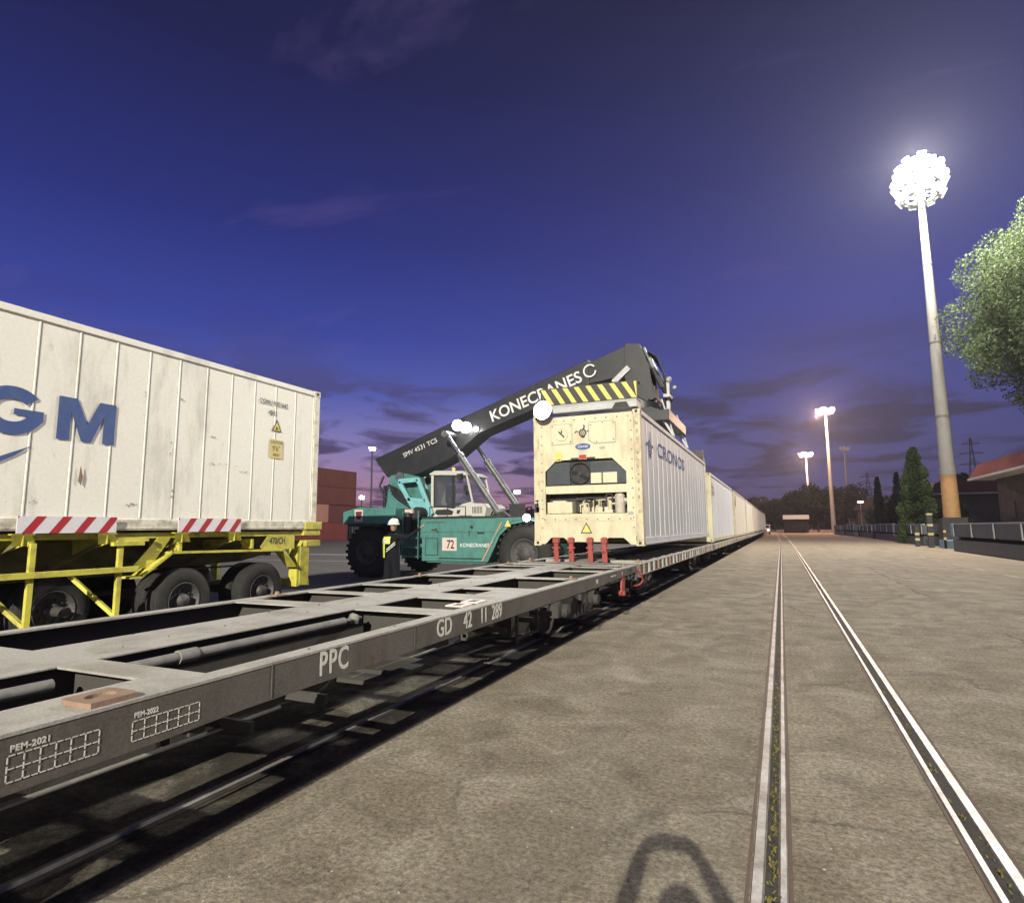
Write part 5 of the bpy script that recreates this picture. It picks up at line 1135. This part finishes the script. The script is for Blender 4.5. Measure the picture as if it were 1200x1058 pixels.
# the photographer standing right behind the lens (only the shadow reaches the picture)
ph = empty('person', (.09, -.46, 0), 'photographer standing behind the camera and holding a phone up with both hands', 'person')
P = xf((.09, -.46, 0), 0)
pel = P(0, 0, .88)
skin_body('body', [
    ([pel, P(0, 0, 1.04), P(0, 0, 1.20), P(0, -.01, 1.32), P(0, .0, 1.39), P(0, .0, 1.42)], [(.17, .12), (.165, .12), (.19, .125), (.17, .10), (.066, .066), (.06, .06)]),
    ([pel, P(.11, 0, .82), P(.13, .02, .46), P(.14, -.02, .09), P(.15, .12, .045)], [(.17, .12), .095, .07, .052, .043]),
    ([pel, P(-.11, 0, .82), P(-.13, .02, .46), P(-.14, -.02, .09), P(-.15, .12, .045)], [(.17, .12), .095, .07, .052, .043]),
    ([P(0, -.01, 1.32), P(.18, 0, 1.33), P(.245, .06, 1.50), P(.04, .34, 1.64)], [(.17, .10), .062, .050, .034]),
    ([P(0, -.01, 1.32), P(-.18, 0, 1.33), P(-.245, .06, 1.50), P(-.22, .34, 1.64)], [(.17, .10), .062, .050, .034])], ph, 'navycloth')
for sx in (1, -1):
    skin_body('hand', [([P(sx*.14-.09, .32, 1.635), P(sx*.105-.09, .375, 1.65), P(sx*.082-.09, .41, 1.665)], [.033, .037, .034])]+hand_chains(P, P(sx*.082-.09, .41, 1.665), (-sx*.3, .3, 1), (0, .2, -.8), (-sx, 0, 0)), ph, 'skin', 1)
skin_body('head', [([P(0, .0, 1.42), P(0, .01, 1.48), P(0, .025, 1.55), P(0, .02, 1.615)], [.05, (.062, .072), (.076, .094), (.068, .082)]), ([P(0, .10, 1.53), P(0, .125, 1.52)], [.018, .014])], ph, 'skin')
b = MB(); b.sphere(P(0, -.005, 1.60), .1, 16, sc=(.92, 1.12, .85)); b.build('hair', 'hair', ph)
b = MB(); b.box((-.085, -.045, 1.615), (.085, -.033, 1.69)); tag(b.build('phone', 'black', bevel=.004, origin=(0, -.04, 1.62)), 'black smartphone held level in both hands behind the camera', 'phone')

# ------------------------------------------------------------ masts
def floodhead(t, x, y, z, mat, ring=1.7, n=10, dirs=None, sz=.42):
    b = MB(); b.lathe((x, y, z), (0, 0, 1), [(-.06, ring*.62), (.06, ring*.62), (.06, ring*.55), (-.06, ring*.55), (-.06, ring*.62)], 24)
    for k in range(6): a = k*math.pi/3; b.bar((x, y, z), (x+math.cos(a)*ring*.6, y+math.sin(a)*ring*.6, z), .08, .08)
    b.cyl((x, y, z-.4), (x, y, z+.5), .3, .22, n=14); h = b.build('head_frame', 'galv', t)
    for k in range(n):
        a = 2*math.pi*k/n; d = Vector((math.cos(a), math.sin(a), -.55)).normalized(); p = Vector((x, y, z))+Vector((math.cos(a), math.sin(a), 0))*ring*.8+Vector((0, 0, .3*(k % 2)))
        b = MB(); b.bar(p-d*.25, p, sz*1.15, sz*1.15); f = b.build('floodlight', 'galv', h)
        b = MB(); b.bar(p+d*.002, p+d*.04, sz, sz); b.build('lens', mat, f)
def mast(x, y, H, label, mat='lamp_w', r0=.55, r1=.24, ochre=False, ring=1.7, group='high floodlight masts', sz=.42, n=10):
    t = empty('floodlight_mast', (x, y, 0), label, 'floodlight mast', group)
    zo = 5.2 if ochre else 0
    rr_ = lambda z: r0+(r1-r0)*z/H
    b = MB(); b.cyl((x, y, zo), (x, y, H), rr_(zo), r1, n=20)
    for z in (9.5, 15, 21): b.cyl((x, y, z), (x, y, z+.12), rr_(z)+.02, n=20)
    b.build('pole', 'concrete', t)
    if ochre:
        b = MB(); b.cyl((x, y, 0), (x, y, zo-.01), rr_(0)+.015, rr_(zo)+.015, n=20); b.build('painted_base', 'ochre', t)
        b = MB(); b.cyl((x, y, zo), (x, y, zo+.5), rr_(zo)+.05, n=20); b.build('collar', 'concrete', t)
    floodhead(t, x, y, H, mat, ring, n, sz=sz); return t
MX, MY, MH = 11.15, 52.0, 27.3
nm_ = mast(MX, MY, MH, 'tall floodlight mast with an ochre base and a dazzling head on the right', ochre=True, r0=.53, r1=.21, ring=2.15, sz=.52, n=18)
floodhead(nm_, MX, MY, MH+.95, 'lamp_w', 1.9, 16, sz=.5); floodhead(nm_, MX, MY, MH-.9, 'lamp_w', 1.85, 14, sz=.5); floodhead(nm_, MX, MY, MH+1.75, 'lamp_w', 1.1, 9, sz=.45)
mast(11.4, 162, 29, 'lit mast with a pinkish glare, the taller of the two lit ones far off', 'lamp_o', ring=2.2, sz=1.1)
mast(10.2, 255, 28.5, 'farthest lit mast, its glow low over the far end of the train', 'lamp_o', ring=2.8, sz=1.3)
mast(21.3, 232, 27.5, 'unlit slim mast with a pale box head right of the lit ones', 'lens_off', r0=.4, r1=.2, ring=1.6, sz=.9)
mast(9.4, -54.2, 28, 'floodlight mast standing far behind the photographer', ring=1.5, sz=.4)
mast(-112, 148, 25.5, 'distant mast with a small orange light above the rear end of the boom', 'lamp_o', ring=1.0, sz=.8, r0=.3)
mast(-59, 136, 10.2, 'distant mast with a small white light between the lift cylinders and the container', 'lamp_w', ring=.8, sz=.6, r0=.2, r1=.1)
mast(-64, 82, 6.7, 'short lamp post with a bright white light beside the dark container stack', 'lamp_w', ring=.35, sz=.4, r0=.12, r1=.08, n=6)
# what the lamps give off
key = (1, .94, .79)
point((9.2, -52.6, 27.0), 350000, key, .26)
point((MX-.6, MY-2.5, MH+.6), 68000, (1, .95, .86), .8)
point((9.5, 157, 27.6), 80000, (1, .62, .42), .8)
point((9.0, 249, 27), 80000, (1, .6, .42), .8)
point((-60, 118, 24), 9000, (1, .93, .85), .8)

# ------------------------------------------------------------ containers and things beyond the yard, left
def small_container(label, xr, y0, z0, L, mat, H=2.59):
    t = container('shipping_container', label, xr, y0, z0, L=L, H=H, side=mat, frame=mat, corr=True, group='stacked containers across the yard', roof=mat)
    plain_end(t, xr, y0, z0, H, mat, True); plain_end(t, xr, y0+L, z0, H, mat, s_=1); return t
small_container('brighter red container at the bottom of the stack behind the trailer', -60, 61.5, 0, 12.19, 'red2')
small_container('salmon pink short container in the red stack', -60, 63.3, 2.6, 6.06, 'salmon')
small_container('dark maroon short container beside the salmon one', -60.2, 69.5, 2.6, 6.06, 'maroon')
small_container('rust red container third up in the tall stack', -60, 63.3, 5.2, 12.19, 'rustred')
small_container('rust red container on the very top of the tall stack', -60, 63.3, 7.8, 12.19, 'rustred')
small_container('dark green container standing right of the red stack', -60.5, 75.9, 0, 6.06, 'darkgreen')
small_container('dark green container on top of the other dark green one', -60.5, 75.9, 2.6, 6.06, 'darkgreen')
for k, lb in enumerate(('navy container lowest in the dark stack behind the machine', 'navy container in the middle of the dark stack behind the machine', 'navy container topmost in the dark stack behind the machine')):
    small_container(lb, -57.2, 82, 2.9*k, 12.19, 'navy', 2.88)
small_container('dark maroon container low behind the front wheel of the machine', -38, 86, 0, 12.19, 'maroon')

# ------------------------------------------------------------ right side: troughs, gauges, buildings
def trough(name, label, x, y0, L, z=1.75, two=True, mat='steelblue'):
    t = empty(name, (x, y0, 0), label, 'low open wagon', 'dark low wagons along the verge')
    w_ = 2.3
    b = MB(); b.box((x, y0, .02), (x+w_, y0+L, .72)); b.build('lower_body', mat, t, bevel=.02)
    b = MB(); b.box((x+.03, y0, .92), (x+w_-.03, y0+L, 1.0)); b.box((x+.03, y0, 1.0), (x+.10, y0+L, z-.08)); b.box((x+w_-.1, y0, 1.0), (x+w_-.03, y0+L, z-.08)); b.box((x+.10, y0, 1.0), (x+w_-.1, y0+.06, z-.08)); b.box((x+.10, y0+L-.06, 1.0), (x+w_-.1, y0+L, z-.08)); b.build('upper_body', mat, t, bevel=.01)
    b = MB(); b.box((x-.01, y0-.02, z-.078), (x+.16, y0+L+.02, z)); b.box((x+w_-.16, y0-.02, z-.078), (x+w_+.01, y0+L+.02, z)); b.build('top_rim', 'rimlight', t)
    b = MB(); 
    for k in range(int(L/4)+1): yy = y0+.3+k*(L-.7)/max(1, int(L/4)); b.box((x-.04, yy, .92), (x+.028, yy+.12, z-.08))
    b.build('stiffener', 'rimlight', t)
    for yy in (y0+.5, y0+L-1): b = MB(); b.box((x+.2, yy, .721), (x+w_-.2, yy+.5, .919)); b.build('spacer', 'under', t)
    return t
t0 = trough('low_wagon', 'nearest dark slate low wagon with a pale rim, cut off by the right edge', 9.9, 22, 24.5)
b = MB(); b.box((9.86, 46.52, .95), (11.3, 46.60, 1.72)); b.box((9.9, 46.0, 1.0), (9.855, 46.5, 1.7)); b.build('end_panel', 'skyblue', t0)
lbs = ['dark low wagon just beyond the ochre mast base', 'dark low wagon, second beyond the mast', 'dark low wagon, third beyond the mast', 'dark low wagon, fourth beyond the mast', 'dark low wagon far down the verge before the shelter']
for k, lb in enumerate(lbs): trough('low_wagon', lb, 10.4+.5*math.sin(k)-k*.15, 58+k*15.5, 13.8, 1.75+.1*(k % 2))
# mast plinth
t = empty('mast_plinth', (MX, MY, 0), 'dark and light blue plinth around the foot of the ochre mast', 'plinth')
b = MB(); b.box((MX-.75, MY-.75, 0), (MX+.75, MY-.70, .62)); b.box((MX-.75, MY+.7, 0), (MX+.75, MY+.75, .62)); b.box((MX-.75, MY-.70, 0), (MX-.70, MY+.70, .62)); b.box((MX+.7, MY-.7, 0), (MX+.75, MY+.7, .62)); b.build('lower_panel', 'skyblue', t)
b = MB(); b.box((MX-.74, MY-.74, .621), (MX+.74, MY-.69, 2.1)); b.box((MX-.74, MY-.69, .621), (MX-.69, MY+.74, 2.1)); b.box((MX-.8, MY-.8, 2.1), (MX+.8, MY-.66, 2.16)); b.build('upper_panel', 'black', t)
def gauge(x, y, H, label, w_=.30):
    t = empty('marker_post', (x, y, 0), label, 'marker post', 'striped marker posts'); n = 5
    b = MB(); b.box((x-w_/2, y-w_/2, 0), (x+w_/2, y+w_/2, H)); b.build('post', 'black', t)
    b = MB()
    for k in (1, 3): z0 = H*(.35+k*.13)-.3; b.box((x-w_/2-.004, y-w_/2-.004, z0), (x+w_/2+.004, y+w_/2+.004, z0+.17))
    if H > 2: b.box((x-w_/2-.004, y-w_/2-.004, H-.12), (x+w_/2+.004, y+w_/2+.004, H+.004))
    b.build('yellow_band', 'haz_p', t)
gauge(10.05, 53.5, 2.5, 'taller black and yellow post left of the mast', .34); gauge(9.6, 55.8, 1.6, 'shorter black and yellow post farthest left of the mast', .28); gauge(10.45, 51.2, 1.9, 'slim dark post touching the mast foot', .14)
# buildings
def house(name, label, x0, x1, y0, y1, zw, zr, over=1.2, roofm='redroof'):
    t = empty(name, ((x0+x1)/2, (y0+y1)/2, 0), label, 'building', 'red roofed buildings')
    b = MB(); b.box((x0, y0, 0), (x1, y1, zw)); b.build('wall', 'wall', t)
    for k in range(int((y1-y0)/5)):
        yy = y0+1.5+k*5; b = MB(); b.box((x0-.03, yy, 2.2), (x0-.004, yy+1.6, 3.4)); f = b.build('window', 'black', t)
        b = MB(); b.box((x0-.06, yy-.08, 2.1), (x0-.004, yy+1.68, 2.18)); b.build('sill', 'wall', f)
    b = MB(); xm = (x0+x1)/2; xl, xr = x0-over, x1+over; ya, yb = y0-over, y1+over; k = zr
    lo = [(xl, ya), (xr, ya), (xr, yb), (xl, yb)]; ins = .55*k; mid_ = [(xl+ins, ya+ins), (xr-ins, ya+ins), (xr-ins, yb-ins), (xl+ins, yb-ins)]; top = [(xm-.5, ya+ins+2), (xm+.5, ya+ins+2), (xm+.5, yb-ins-2), (xm-.5, yb-ins-2)] if y1-y0 > 12 else [(xl+ins+1, ya+ins+1), (xr-ins-1, ya+ins+1), (xr-ins-1, yb-ins-1), (xl+ins+1, yb-ins-1)]
    vs = [(x, y, zw+.14) for x, y in lo]+[(x, y, zw+.14+k) for x, y in mid_]+[(x, y, zw+.14+k*1.35) for x, y in top]
    b.add(vs, [(3,2,1,0)]+[(i, (i+1) % 4, 4+(i+1) % 4, 4+i) for i in range(4)]+[(4+i, 4+(i+1) % 4, 8+(i+1) % 4, 8+i) for i in range(4)]+[(8,9,10,11)]); rf = b.build('roof', roofm, t)
    b = MB(); b.box((xl-.03, ya-.03, zw-.02), (xr+.03, yb+.03, zw+.135)); b.build('fascia', 'fascia' if roofm == 'redroof' else 'wall', rf)
    return t
house('low_building', 'nearer building with a wide red roof over a dark stained wall at the right edge', 15.8, 30, 34, 59, 5.25, 1.1, 1.5)
house('low_building', 'farther low building with a red roof behind the mast', 18.5, 40, 91.2, 99, 5.45, 1.25, 1.2)
house('low_building', 'small far shed between the unlit mast and the dark cypresses', 20, 32, 196, 212, 6.0, 2.8, .8, 'wall')
# shelter
t = empty('shelter', (3, 165, 0), 'small shelter with a white roof at the far end of the yard', 'shelter')
b = MB(); b.box((.5, 160, 3.3), (6.2, 166, 4.3)); b.build('roof', 'white', t)
for x in (.8, 3.2, 5.8):
    for y in (160.3, 165.6): b = MB(); b.box((x, y, 0), (x+.2, y+.2, 3.29)); b.build('post', 'under', t)
b = MB(); b.box((.6, 165, 0), (6, 165.2, 3.2)); b.build('back_wall', 'wall', t)
# white van
t = empty('van', (-3.0, 136, 0), 'small white van beside the far end of the train', 'van'); vx = -3.9
b = MB(); b.prism([(133.0, .45), (133.0, 1.05), (134.0, 1.25), (134.7, 1.95), (138.0, 2.0), (138.2, .45)], 'x', vx, vx+1.8); bo = b.build('body', 'white', t, bevel=.06)
b = MB(); b.add([(vx+.12, 134.04, 1.32), (vx+1.68, 134.04, 1.32), (vx+1.62, 134.62, 1.88), (vx+.18, 134.62, 1.88)], [(0, 1, 2, 3)]); b.box((vx+1.802, 134.6, 1.25), (vx+1.81, 137.6, 1.8)); b.build('window', 'black', bo)
for y in (133.9, 137.3):
    for x in (vx+.05, vx+1.55): b = MB(); b.cyl((x, y, .34), (x+.22, y, .34), .34, n=20); b.build('wheel', 'tyre', t)
for x in (vx+.2, vx+1.35): b = MB(); b.box((x, 132.97, .8), (x+.25, 132.999, .95)); b.build('headlight', 'lamp_d', t)
# small lamps by the far end
for (x, y, z, lb) in ((-14.5, 250, 12, 'white lamp post over the far end of the train'), (16.0, 150, 6.6, 'small yellow lamp glowing low in the trees'), (34.0, 118, 12.0, 'pale lamp post behind the conifer')):
    t = empty('lamp_post', (x, y, 0), lb, 'lamp post', 'small distant lamp posts')
    b = MB(); b.cyl((x, y, 0), (x, y, z), .12, .07, n=8); b.build('pole', 'galv', t); b = MB(); b.box((x-.5, y-.35, z), (x+.5, y+.2, z+.3)); b.build('lamp_head', 'lamp_d' if x > 10 else 'lamp_w', t)
# pylons
for (x, y, H, lb) in ((140, 575, 70, 'lattice pylon faint in the dusk right of the ochre mast'), (66, 560, 44, 'lattice pylon faint in the dusk left of the conifer')):
    b = MB(); k = 9
    for i in range(k):
        z0 = H*i/k; z1 = H*(i+1)/k; r0 = 5.5*(1-z0/H)**1.3+.5; r1 = 5.5*(1-z1/H)**1.3+.5
        cs = [(1, 1), (1, -1), (-1, -1), (-1, 1)]
        for j in range(4):
            a = cs[j]; c = cs[(j+1) % 4]; b.bar((x+a[0]*r0, y+a[1]*r0, z0), (x+a[0]*r1, y+a[1]*r1, z1), .22, .22); b.bar((x+a[0]*r0, y+a[1]*r0, z0), (x+c[0]*r1, y+c[1]*r1, z1), .16, .16); b.bar((x+c[0]*r0, y+c[1]*r0, z0), (x+a[0]*r1, y+a[1]*r1, z1), .16, .16)
    for z, w_ in ((H*.7, 9), (H*.82, 8), (H*.93, 6)): b.bar((x-w_, y, z), (x+w_, y, z), .5, .5); b.bar((x-w_, y, z), (x, y, z+2), .25, .25); b.bar((x+w_, y, z), (x, y, z+2), .25, .25)
    o = b.build('pylon', 'under', origin=(x, y, 0)); tag(o, lb, 'pylon', 'electricity pylons')

# ------------------------------------------------------------ trees
def leaves(centers, radii, n, size, seed, squash=.9, shell=.55):
    r_ = np.random.default_rng(seed); w = np.array(radii)**2; w = w/w.sum()
    ci = r_.choice(len(centers), n, p=w); C = np.array(centers)[ci]; RR = np.array(radii)[ci]
    d = r_.normal(size=(n, 3)); d /= np.linalg.norm(d, axis=1)[:, None]
    rad = RR*(shell+(1.08-shell)*r_.random(n)**.6)
    p = C+d*rad[:, None]*np.array([1, 1, squash])
    nn = d*.6+r_.normal(size=(n, 3))*.6; nn /= np.linalg.norm(nn, axis=1)[:, None]
    a = np.cross(nn, r_.normal(size=(n, 3))); a /= np.linalg.norm(a, axis=1)[:, None]; b_ = np.cross(nn, a)
    s_ = size*(.6+.8*r_.random(n))[:, None]
    v = np.stack([p-a*s_, p+b_*s_*.55, p+a*s_, p-b_*s_*.55], 1).reshape(-1, 3)
    return v
def leafmesh(name, v, mat, parent):
    o0 = ORG[parent] if parent is not None else Vector((0, 0, 0)); v = v-np.array(o0)
    me = bpy.data.meshes.new(name); n = len(v)//4
    me.vertices.add(len(v)); me.vertices.foreach_set('co', v.astype(np.float32).ravel())
    me.loops.add(4*n); me.loops.foreach_set('vertex_index', np.arange(4*n, dtype=np.int32))
    me.polygons.add(n); me.polygons.foreach_set('loop_start', np.arange(0, 4*n, 4, dtype=np.int32)); me.polygons.foreach_set('loop_total', np.full(n, 4, dtype=np.int32))
    me.update(calc_edges=True); me.validate(); me.materials.append(M[mat])
    o = bpy.data.objects.new(name, me); COL.objects.link(o)
    if parent is not None: o.parent = parent
    ORG[o] = o0; return o
def tree(name, label, x, y, h, cr, cz, mat, seed, n=20000, size=.16, trunk=.35, clumps=40, cls=.35, group=None, aniso=1.0):
    t = empty(name, (x, y, 0), label, 'tree', group); rr_ = np.random.default_rng(seed)
    d = rr_.normal(size=(clumps, 3)); d /= np.linalg.norm(d, axis=1)[:, None]; q = rr_.random(clumps)**.45
    C = np.array([x, y, cz])+d*q[:, None]*np.array([cr, cr, (h-cz)*aniso])*(1-cls*.6); RR = cr*cls*(.65+.6*rr_.random(clumps))
    leafmesh('crown', leaves(C, RR, n, size, seed+1), mat, t)
    b = MB(); b.cyl((x, y, 0), (x, y, cz), trunk, trunk*.55, n=12)
    for k in range(0, clumps, 3): b.cyl((x, y, cz*.55+.2*(k % 5)), tuple(C[k]), trunk*.3, trunk*.08, n=6)
    b.build('trunk', 'bark', t); return t
tree('broadleaf_tree', 'large light green tree filling the right edge beside the bright mast', 19.6, 50, 26.6, 8.5, 15.4, 'leaf', 21, n=170000, size=.105, clumps=130, cls=.24, trunk=.5)
def conifer(name, label, x, y, h, r, mat, seed, n=14000, size=.13, group=None):
    t = empty(name, (x, y, 0), label, 'tree', group); r_ = np.random.default_rng(seed); C = []; RR = []
    for i in range(170):
        f = r_.random()**.8; z = h*(.06+.9*f); rad = r*(1-f)**.6*(.5+.4*r_.random()); a = r_.random()*6.28
        C.append((x+math.cos(a)*rad, y+math.sin(a)*rad, z)); RR.append(max(.2, r*(.2+.14*r_.random())*(1-f*.5)))
    leafmesh('crown', leaves(np.array(C), RR, n, size, seed+3, squash=1.4), mat, t)
    b = MB(); b.cyl((x, y, 0), (x, y, h*.92), .18, .03, n=8); b.build('trunk', 'bark', t)
conifer('conifer', 'lit green conifer left of the ochre mast', 11.6, 66, 8.9, 1.8, 'leafc', 31, n=42000, size=.085)
conifer('cypress', 'slim dark cypress, left one of the pair', 7.9+6.6, 112, 9.6, 1.0, 'leafd', 41, n=6000, size=.18, group='pair of dark cypresses')
conifer('cypress', 'slim dark cypress, right one of the pair', 17.2, 112, 10.2, 1.2, 'leafd', 43, n=6000, size=.18, group='pair of dark cypresses')
tree('dark_bush', 'dark bushy tree between the cypresses and the lit conifer', 14.4, 84, 6.6, 3.0, 3.4, 'leafd', 51, n=12000, size=.2, clumps=26, cls=.4, trunk=.2)
tree('dark_bush', 'dark bushy tree in front of the farther red roof', 16.0, 78, 5.0, 2.6, 2.5, 'leafd', 53, n=9000, size=.2, clumps=20, cls=.4, trunk=.2)
tree('dark_tree', 'dark round tree behind the farther red roof, right of the mast', 24.5, 108, 9.5, 3.2, 6.5, 'leafd', 57, n=9000, size=.25, clumps=20, cls=.4, trunk=.25)
for k, (x, y, h, r) in enumerate(((9.5, 190, 13, 7), (16, 205, 14, 8), (4, 215, 12, 6.5), (-2, 235, 11, 6), (21, 150, 7.5, 4.5), (-9, 260, 13, 7))):
    tree('dark_tree', ['dark tree just right of the shelter', 'dark tree at the foot of the pinkish lit mast', 'dark tree behind the white roofed shelter', 'dark tree left of the shelter', 'dark tree right of the unlit mast', 'dark tree behind the last container'][k],
         x, y, h, r, h*.55, 'leafd', 60+k, n=9000, size=.42, clumps=30, cls=.36, trunk=.3, group='dark trees closing the far end')
# far wood as one mass
C = []; RR = []
for i in range(260):
    a = R(-62)+R(90)*rng.random(); d_ = 420+rng.random()*60; C.append((math.sin(a)*d_, math.cos(a)*d_, 3+rng.random()*5)); RR.append(6+rng.random()*5)
o = leafmesh('distant_wood', leaves(np.array(C), RR, 42000, 1.3, 99), 'leafd', None); tag(o, 'far dark line of woodland along the horizon', 'woodland', kind='stuff')

# ------------------------------------------------------------ haze: thin air added round the yard so the lamps glow, sky outside it
m = bpy.data.materials.new('glow_haze'); m.use_nodes = True; n_ = m.node_tree.nodes; n_.clear()
pv = n_.new('ShaderNodeVolumePrincipled'); pv.inputs['Color'].default_value = (.9, .9, 1, 1); pv.inputs['Density'].default_value = .00032; pv.inputs['Anisotropy'].default_value = .35
mo = n_.new('ShaderNodeOutputMaterial'); m.node_tree.links.new(pv.outputs[0], mo.inputs['Volume'])
M['haze'] = m
tag(MB().box((-775, -775, -2), (775, 790, 76)).build('haze', 'haze'), 'thin haze added over the whole yard to make the lamps glow', 'haze', kind='stuff')
